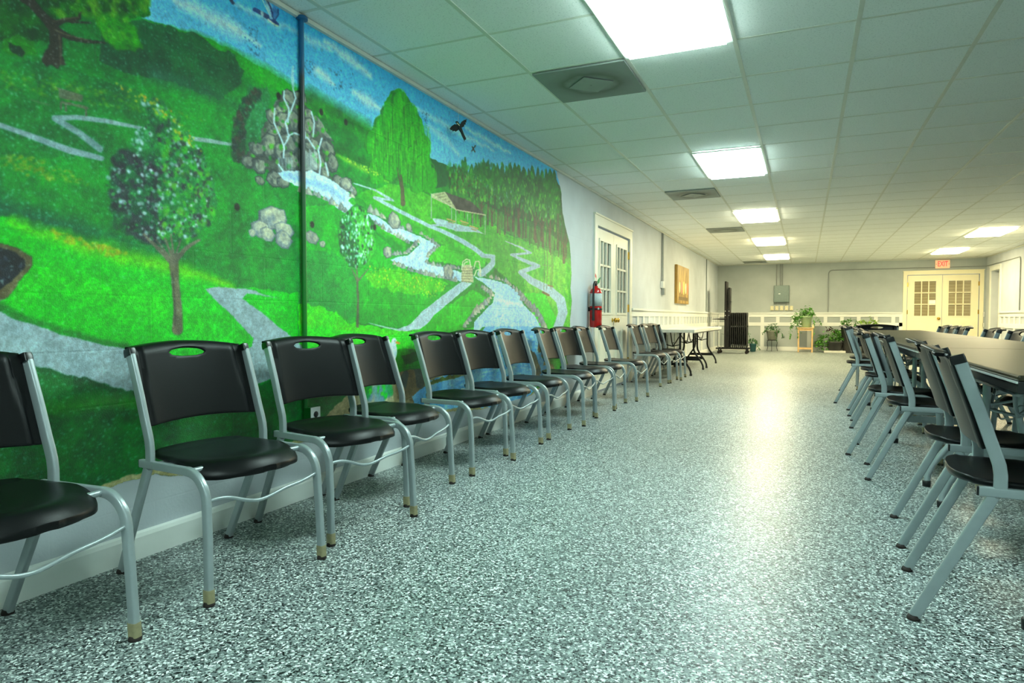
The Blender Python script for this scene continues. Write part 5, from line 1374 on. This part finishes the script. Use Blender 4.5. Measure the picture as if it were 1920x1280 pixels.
# ------------------------------------------------------------------ wall fittings
# conduit through the mural, painted over with it
def conduit_mat():
    m = bpy.data.materials.new('conduit_painted_over'); m.use_nodes = True
    nt = m.node_tree; N = nt.nodes; L = nt.links; bs = N['Principled BSDF']
    tc = N.new('ShaderNodeTexCoord'); sp = N.new('ShaderNodeSeparateXYZ'); L.new(tc.outputs['Object'], sp.inputs[0])
    cr = N.new('ShaderNodeValToRGB'); e = cr.color_ramp.elements
    dv = N.new('ShaderNodeMath'); dv.operation = 'DIVIDE'; dv.inputs[1].default_value = 2.5; L.new(sp.outputs['Z'], dv.inputs[0]); L.new(dv.outputs[0], cr.inputs[0])
    e[0].position = 0.0; e[0].color = (*s2l((20, 90, 40)), 1); e[1].position = 1.0; e[1].color = (*s2l((20, 100, 150)), 1)
    for p, c in ((0.38, (10, 120, 30)), (0.62, (20, 90, 40)), (0.66, (40, 50, 50)), (0.86, (50, 56, 60)), (0.88, (30, 90, 130))):
        el = e.new(p); el.color = (*s2l(c), 1)
    L.new(cr.outputs[0], bs.inputs['Base Color']); bs.inputs['Roughness'].default_value = 0.35
    return m
M['conduit'] = conduit_mat()
t = thing('wall_conduit', 'painted conduit with outlet running up the mural behind the third chair', 'conduit', (XW, 2.68, 0), 0)
b = MB(); b.tube([(0.016, 0, 0.47), (0.016, 0, HC - 0.02)], 0.013, 10); b.lathe([(0, 0), (0.03, 0), (0.03, 0.012), (0.02, 0.02)], (0.02, 0, HC - 0.022), 12, mtx=None)
link('pipe', b, M['conduit'], t)
b = MB(); b.box((0.027, 0.03, 0.415), (0.05, 0.07, 0.115), 0.004); ob = link('outlet_box', b, M['conduit'], t)
b = MB(); b.box((0.0545, 0.03, 0.415), (0.005, 0.072, 0.117), 0.002); pl = link('cover_plate', b, M['plate'], ob)
for dz in (-0.021, 0.021):
    b = MB()
    b.lathe([(0, 0), (0.016, 0), (0.016, 0.0025), (0, 0.0025)], n=16, mtx=Matrix.Translation((0.057, 0.03, 0.415 + dz)) @ Matrix.Rotation(pi / 2, 4, 'Y'))
    link('socket', b, M['dark'], ob)

t = thing('wall_conduit', 'grey twin conduit dropping to a switch box left of the painting', 'conduit', (XW, 11.95, 0), 0)
b = MB()
b.tube([(0.016, -0.03, 1.56), (0.016, -0.03, HC - 0.02)], 0.012, 8); b.tube([(0.016, 0.04, 1.56), (0.016, 0.04, HC - 0.02)], 0.012, 8)
link('pipe', b, M['galv'], t)
b = MB(); b.box((0.025, -0.03, 1.52), (0.05, 0.14, 0.12), 0.004); link('switch_plate', b, M['plate'], t)
b = MB(); b.box((0.03, 0.04, 1.40), (0.05, 0.12, 0.12), 0.004); link('switch_box', b, M['galv'], t)
t = tag(link('wall_conduit', MB().tube([(XW + 0.014, 17.7, 1.09), (XW + 0.014, 17.7, HC - 0.02)], 0.010, 8), M['panelgrey']), 'thin dark conduit on the left wall between painting and black cart', 'conduit')
# loop of raceway on the far and right walls
b = MB()
yy = YR - 0.014
pth = [(0.56, yy, 1.09), (0.56, yy, 2.13)] + [(0.56 + 0.1 - 0.1 * cos(radians(a)), yy, 2.13 + 0.1 * sin(radians(a))) for a in (20, 45, 70, 90)] + [(2.6, yy, 2.23), (4.10, yy, 2.23), (XR - 0.014, YR - 0.06, 2.23), (XR - 0.014, 17.35, 2.23)]
pth += [(XR - 0.014, 17.35 - 0.1 * sin(radians(a)), 2.13 + 0.1 * cos(radians(a))) for a in (20, 45, 70, 90)] + [(XR - 0.014, 17.25, 1.09)]
b.tube(pth, 0.011, 8)
tag(link('wall_conduit', b, M['galv']), 'long grey conduit looping along the far wall and right wall below the ceiling', 'conduit')

# electrical panel and switches
t = thing('electrical_panel', 'grey green electrical panel on the far wall above a row of switches', 'electrical panel', (-0.63, YR, 1.36), 0)
b = MB(); b.box((0, -0.07, 0.24), (0.40, 0.14, 0.47), 0.01); c = link('cabinet', b, M['panelgrey'], t)
b = MB(); b.box((0, -0.145, 0.24), (0.34, 0.01, 0.41), 0.004); link('cabinet_door', b, M['panelgrey'], t)
b = MB(); b.box((-0.05, -0.155, 0.24), (0.05, 0.012, 0.02), 0.003); link('latch', b, M['chrome'], t)
for dx, r in ((-0.13, 0.012), (-0.03, 0.018), (0.02, 0.012)):
    b = MB(); b.tube([(dx, -0.05, 0.475), (dx, -0.05, HC - 1.36 - 0.02)], r, 8); link('conduit_pipe', b, M['galv'], t)
for dx in (-0.13, 0.13):
    b = MB(); b.tube([(dx, -0.04, -0.09), (dx, -0.04, 0.01)], 0.010, 8); link('conduit_pipe', b, M['galv'], t)
wl = ['leftmost', 'second from left', 'middle', 'second from right', 'rightmost']
for k in range(5):
    t = thing('light_switch', wl[k] + ' of the five ivory switches under the electrical panel', 'switch', (-0.875 + 0.127 * k, YR, 1.135), 0, 'ivory switches on the far wall')
    b = MB(); b.box((0, -0.025, 0.065), (0.082, 0.05, 0.125), 0.005); link('cover_plate', b, M['ivory'], t)
    b = MB(); b.box((0, -0.054, 0.065), (0.012, 0.012, 0.026), 0.002); link('toggle', b, M['paper'], t)

# exit sign
t = thing('exit_sign', 'lit exit sign with red letters above the cream double doors', 'sign', (3.205, YR, 2.31), 0)
b = MB(); b.box((0, -0.03, 0), (0.32, 0.06, 0.215), 0.008); link('sign_box', b, M['exitbox'], t)
def text_mesh(txt, size):
    cu = bpy.data.curves.new('t', 'FONT'); cu.body = txt; cu.size = size; cu.extrude = 0.002; cu.align_x = 'CENTER'; cu.align_y = 'CENTER'; cu.offset = 0.0025
    o = bpy.data.objects.new('t', cu); COL.objects.link(o)
    me = bpy.data.meshes.new_from_object(o.evaluated_get(bpy.context.evaluated_depsgraph_get()))
    bpy.data.objects.remove(o)
    mb = MB(); mb.add([v.co.copy() for v in me.vertices], [list(p.vertices) for p in me.polygons], False, Matrix.Rotation(pi / 2, 4, 'X'))
    return mb
b = text_mesh('EXIT', 0.185)
o = link('lettering', b, M['exitred'], t); o.location = (0, -0.063, 0); o.scale = (0.60, 1, 1)
b = MB()
for s in (-1, 1): b.prism([(s * 0.150, 0.0), (s * 0.128, 0.02), (s * 0.134, 0.0), (s * 0.128, -0.02)], -0.064, -0.061, 'xz')
link('arrows', b, M['exitred'], t)

# canvas painting: generic flower shapes on gold
t = thing('wall_painting', 'gold canvas painting of tulip shapes on the left wall', 'painting', (XW, 13.95, 1.60), 0)
b = MB(); b.box((0.025, 0, 0), (0.05, 1.42, 0.76), 0.004); link('canvas', b, M['canvasedge'], t)
def painting_mat():
    m = bpy.data.materials.new('gold_tulip_paint'); m.use_nodes = True
    nt = m.node_tree; N = nt.nodes; L = nt.links; bs = N['Principled BSDF']
    tc = N.new('ShaderNodeTexCoord'); mp = N.new('ShaderNodeMapping'); mp.inputs['Scale'].default_value = (1, 3, 1.2); L.new(tc.outputs['Object'], mp.inputs[0])
    n = N.new('ShaderNodeTexNoise'); n.inputs['Scale'].default_value = 2.6; n.inputs['Detail'].default_value = 5; L.new(mp.outputs[0], n.inputs['Vector'])
    cr = N.new('ShaderNodeValToRGB'); e = cr.color_ramp.elements
    e[0].position = 0.3; e[0].color = (*s2l((118, 88, 34)), 1); e[1].position = 0.7; e[1].color = (*s2l((196, 164, 90)), 1)
    L.new(n.outputs['Fac'], cr.inputs[0]); L.new(cr.outputs[0], bs.inputs['Base Color']); bs.inputs['Roughness'].default_value = 0.5
    return m
b = MB(); b.box((0.052, 0, 0), (0.004, 1.38, 0.74)); link('paint_layer', b, painting_mat(), t)
cs = [('cream', (240, 226, 160)), ('pink', (220, 140, 120)), ('lime', (220, 226, 120)), ('white', (244, 232, 190)), ('rose', (214, 120, 96))]
for k, (nm, c) in enumerate(cs):
    m = mat('tulip_' + nm, c, 0.5, var=0.15, vscale=12)
    b = MB(); y = -0.44 + 0.24 * k; h = 0.22 + 0.03 * ((k * 7) % 3)
    b.prism([(y + 0.075 * cos(a) * (1 + 0.15 * sin(a)), -0.06 + h / 2 * sin(a)) for a in np.linspace(0, 2 * pi, 15)[:-1]], 0.0545, 0.0565, 'yz'); link('tulip', b, m, t)
b = MB()
for k in range(5): y = -0.44 + 0.24 * k; b.box((0.0552, y, -0.22), (0.002, 0.014, 0.10))
b.box((0.0548, 0, -0.28), (0.0016, 1.1, 0.07)); link('stems', b, mat('stem_dark', (110, 90, 50), 0.5, var=0.3, vscale=30), t)

# hanging black bird near the mural
t = thing('hanging_bird', 'black bird ornament hanging on a thread in front of the mural sky', 'ornament', (XW + 0.10, 4.19, 2.285), radians(-61.7))
b = MB()
b.tube([(0.0, 0.030, -0.055), (0.0, 0.016, -0.030), (0, 0.004, -0.005), (0, -0.005, 0.015), (0, -0.014, 0.030), (0, -0.024, 0.034)], 0.014, 10, scales=[0.5, 0.8, 1.0, 0.75, 0.7, 0.3]); link('body', b, M['skin_black'], t)
for s_, pts in ((-1, [(-0.0, 0.010), (-0.030, 0.018), (-0.052, 0.004), (-0.068, -0.018), (-0.062, -0.016), (-0.058, -0.026), (-0.05, -0.022), (-0.044, -0.034), (-0.036, -0.028), (-0.022, -0.034), (0.0, -0.018)]),
               (1, [(0.004, 0.010), (0.018, 0.034), (0.036, 0.046), (0.056, 0.052), (0.050, 0.040), (0.053, 0.032), (0.045, 0.028), (0.048, 0.018), (0.038, 0.014), (0.036, 0.002), (0.024, -0.004), (0.010, -0.012)])):
    b = MB(); b.prism(pts, -0.002 + s_ * 0.003, 0.002 + s_ * 0.003, 'yz'); link('wing', b, M['skin_black'], t)
b = MB(); b.prism([(0.006, -0.030), (0.026, -0.034), (0.040, -0.060), (0.050, -0.082), (0.047, -0.094), (0.042, -0.088), (0.038, -0.104), (0.033, -0.090), (0.022, -0.068)], -0.002, 0.002, 'yz'); link('tail', b, M['skin_black'], t)
b = MB(); b.prism([(-0.018, 0.022), (-0.012, 0.024), (0.006, 0.006), (0.003, 0.002)], 0.012, 0.016, 'yz'); link('beak', b, M['ivory'], t)
b = MB(); b.tube([(0, -0.005, 0.02), (0, -0.003, HC - 2.285 - 0.016)], 0.0008, 5); link('thread', b, M['paper'], t)

# ------------------------------------------------------------------ plants at the far wall
def foliage(mb, c, n, spread, up, size, droop=0.0, seed=1, bias=(0, 0)):
    r = random.Random(seed)
    for _ in range(n):
        a = r.uniform(0, 2 * pi); rad = r.random() ** 0.6
        px = c[0] + cos(a) * rad * spread[0] + bias[0] * r.random(); py = c[1] + sin(a) * rad * spread[1] + bias[1] * r.random()
        pz = c[2] + r.uniform(0.15, 1.0) * up * (1 - 0.5 * rad) - droop * rad * r.random()
        s = size * r.uniform(0.6, 1.25); yaw = r.uniform(0, 2 * pi); pit = r.uniform(-0.9, 0.7)
        mt = Matrix.Translation((px, py, pz)) @ Matrix.Rotation(yaw, 4, 'Z') @ Matrix.Rotation(pit, 4, 'Y') @ Matrix.Rotation(r.uniform(-.8, .8), 4, 'X')
        mb.add([(0, 0, 0), (s * .35, s * .3, .1 * s), (s * .75, s * .22, 0.05 * s), (s * 1.1, 0, -.22 * s), (s * .75, -s * .22, 0.05 * s), (s * .35, -s * .3, .1 * s), (s * .5, 0, -.02 * s)],
               [(0, 1, 6), (1, 2, 6), (2, 3, 6), (3, 4, 6), (4, 5, 6), (5, 0, 6)], False, mt)
    return mb
def vine(mb, pts, n, size, seed):
    r = random.Random(seed)
    mb.tube(pts, 0.004, 5)
    P = [Vector(p) for p in pts]
    for k in range(n):
        f = r.random() * (len(P) - 1); i = int(f); q = P[i].lerp(P[i + 1], f - i)
        s = size * r.uniform(.7, 1.2)
        mt = Matrix.Translation(q) @ Matrix.Rotation(r.uniform(0, 6.28), 4, 'Z') @ Matrix.Rotation(r.uniform(-.2, 1.2), 4, 'Y')
        mb.add([(0, 0, 0), (s * .35, s * .32, .1 * s), (s * .75, s * .22, 0.05 * s), (s * 1.1, 0, -.2 * s), (s * .75, -s * .22, 0.05 * s), (s * .35, -s * .32, .1 * s)], [(0, 1, 2, 3, 4, 5)], False, mt)
YP = 19.72
# pot in a wire stand
t = thing('plant_stand', 'dark wire plant stand left of the pine stool', 'plant stand', (-0.84, YP, 0), 0)
for k in range(3):
    a = 2 * pi * k / 3 + 0.5; b = MB()
    b.tube([(0.12 * cos(a), 0.12 * sin(a), 0.31), (0.15 * cos(a), 0.15 * sin(a), 0.24), (0.13 * cos(a), 0.13 * sin(a), 0.12), (0.16 * cos(a), 0.16 * sin(a), 0.008)], 0.007, 6); link('leg', b, M['blackmetal'], t)
b = MB(); b.tube([(0.13 * cos(2 * pi * k / 20), 0.13 * sin(2 * pi * k / 20), 0.31) for k in range(20)], 0.008, 6, closed=True)
b.tube([(-0.12, 0, 0.305), (0.12, 0, 0.305)], 0.005, 6); b.tube([(0, -0.12, 0.305), (0, 0.12, 0.305)], 0.005, 6)
link('ring', b, M['blackmetal'], t)
def potted(name, label, loc, prof, potm, leafm, fol, vines=(), extra=None):
    t = thing(name, label, 'plant', loc, 0)
    b = MB(); b.lathe(prof + [(prof[-1][0] - 0.012, prof[-1][1]), (prof[-2][0] - 0.014, prof[-1][1] - 0.03), (0, prof[-1][1] - 0.03)], n=28); p = link('pot', b, M[potm], t)
    b = MB(); b.lathe([(0, prof[-1][1] - 0.024), (prof[-1][0] - 0.02, prof[-1][1] - 0.026)], n=24); link('soil', b, M['soil'], p)
    b = MB()
    for f in fol: foliage(b, *f)
    for v in vines: vine(b, *v)
    link('foliage', b, M[leafm], t)
    if extra:
        b = MB(); foliage(b, *extra[1]); link('foliage', b, M[extra[0]], t)
    return t
potted('potted_plant', 'trailing plant in a ribbed grey pot held by the wire stand', (-0.84, YP, 0.318),
       [(0, 0), (0.11, 0), (0.125, 0.03), (0.155, 0.22), (0.168, 0.235), (0.168, 0.26)], 'potgrey', 'leafB',
       [((0, 0, 0.24), 150, (0.2, 0.16), 0.26, 0.055, 0.1, 3)],
       [(((0.12, -0.05, 0.27), (0.2, -0.1, 0.25), (0.27, -0.12, 0.15), (0.29, -0.12, 0.05)), 22, 0.06, 5), (((-0.13, 0, 0.27), (-0.2, -0.02, 0.26), (-0.26, -0.04, 0.16)), 14, 0.05, 6),
        (((0.08, -0.15, 0.26), (0.10, -0.19, 0.12), (0.12, -0.2, 0.0)), 14, 0.05, 8)])
# pine stool with a big pothos
t = thing('plant_stool', 'pale pine stool carrying the green potted plant', 'stool', (0.0, YP - 0.05, 0), 0)
b = MB(); b.box((0, 0, 0.655), (0.44, 0.34, 0.022), 0.004); link('stool_top', b, M['wood'], t)
for sx in (-1, 1):
    for sy in (-1, 1):
        b = MB(); b.box((sx * 0.17, sy * 0.13, 0.322), (0.038, 0.03, 0.644), 0.003); link('leg', b, M['wood'], t)
for sy in (-1, 1):
    for zz, hh in ((0.10, 0.04), (0.61, 0.05)): link('stretcher', MB().box((0, sy * 0.13, zz), (0.30, 0.018, hh)), M['wood'], t)
potted('potted_plant', 'large trailing pothos in a sage green pot on the pine stool', (0.02, YP - 0.05, 0.667),
       [(0, 0), (0.10, 0), (0.11, 0.02), (0.145, 0.27), (0.155, 0.275), (0.155, 0.305)], 'potgreen', 'leafA',
       [((0.02, 0, 0.28), 190, (0.19, 0.14), 0.34, 0.07, 0.03, 11), ((-0.24, -0.02, 0.16), 110, (0.13, 0.12), 0.34, 0.07, 0.35, 12)],
       [(((-0.1, 0, 0.31), (-0.25, -0.05, 0.30), (-0.35, -0.08, 0.12), (-0.40, -0.1, -0.12), (-0.40, -0.1, -0.3)), 40, 0.07, 13),
        (((-0.1, -0.1, 0.31), (-0.2, -0.16, 0.25), (-0.24, -0.2, 0.0), (-0.2, -0.2, -0.25)), 26, 0.065, 14),
        (((0.1, 0, 0.31), (0.24, -0.05, 0.30), (0.34, -0.08, 0.18), (0.36, -0.1, 0.08)), 14, 0.065, 15),
        (((0.12, -0.1, 0.31), (0.2, -0.17, 0.15), (0.2, -0.2, -0.1), (0.16, -0.2, -0.3)), 12, 0.06, 16)])
t = tag(link('small_figurine', MB().lathe([(0, 0), (0.03, 0), (0.034, 0.02), (0.02, 0.045), (0.026, 0.07), (0.012, 0.09), (0, 0.092)], n=12), M['ivory'], None, (0.185, YP - 0.14, 0.667)), 'small pale ornament beside the green pot on the pine stool', 'ornament')
# dark planter on a white slab
b = MB(); b.box((0, 0, 0.028), (0.52, 0.34, 0.055), 0.008); tag(link('floor_slab', b, M['marble'], None, (0.72, YP - 0.02, 0)), 'low white slab under the charcoal planter', 'slab')
potted('potted_plant', 'bushy green plant in a wide charcoal planter on the white slab', (0.72, YP - 0.02, 0.056),
       [(0, 0), (0.155, 0), (0.17, 0.02), (0.20, 0.20), (0.215, 0.21), (0.215, 0.245)], 'potdark', 'leafA',
       [((0.03, 0, 0.2), 200, (0.2, 0.13), 0.46, 0.085, 0.0, 21), ((-0.30, -0.05, 0.03), 120, (0.18, 0.1), 0.45, 0.09, 0.1, 22)],
       [(((0, 0, 0.25), (-0.2, -0.06, 0.42), (-0.38, -0.1, 0.32), (-0.45, -0.12, 0.1)), 22, 0.09, 23)],
       ('leafD', ((-0.12, -0.04, 0.50), 26, (0.12, 0.06), 0.14, 0.07, 0.0, 24)))
# tall bins with leafy plants
for k, (x, lab, lf, sd) in enumerate(((1.07, 'leafy plant in the tall dark planter behind the farthest aisle chairs', 'leafA', 31), (1.52, 'upright lime plant in a tall dark planter right of its neighbour', 'leafC', 41))):
    potted('potted_plant', lab, (x, YP, 0), [(0, 0), (0.15, 0), (0.155, 0.02), (0.205, 0.64), (0.215, 0.645), (0.215, 0.69)], 'potdark', lf,
           [((-0.02, 0, 0.66), 60, (0.2, 0.12), 0.34, 0.085, 0.0, sd)],
           [(((0, 0, 0.68), (-0.12, -0.04, 0.86), (-0.24, -0.06, 0.82)), 12, 0.08, sd + 1), (((0, 0, 0.68), (0.14, -0.04, 0.84), (0.24, -0.06, 0.76)), 10, 0.08, sd + 2)])
potted('potted_plant', 'small plant in a teal pot on the floor right of the black cart', (-1.31, 19.3, 0),
       [(0, 0), (0.06, 0), (0.075, 0.02), (0.09, 0.2), (0.095, 0.205), (0.095, 0.225)], 'potteal', 'leafB',
       [((0, 0, 0.2), 60, (0.12, 0.1), 0.2, 0.06, 0.05, 51)],
       [(((0.04, -0.04, 0.23), (0.12, -0.08, 0.22), (0.17, -0.1, 0.06)), 12, 0.06, 52), (((-0.04, 0, 0.23), (-0.12, 0.0, 0.5), (-0.16, 0.0, 0.75)), 16, 0.07, 53)])
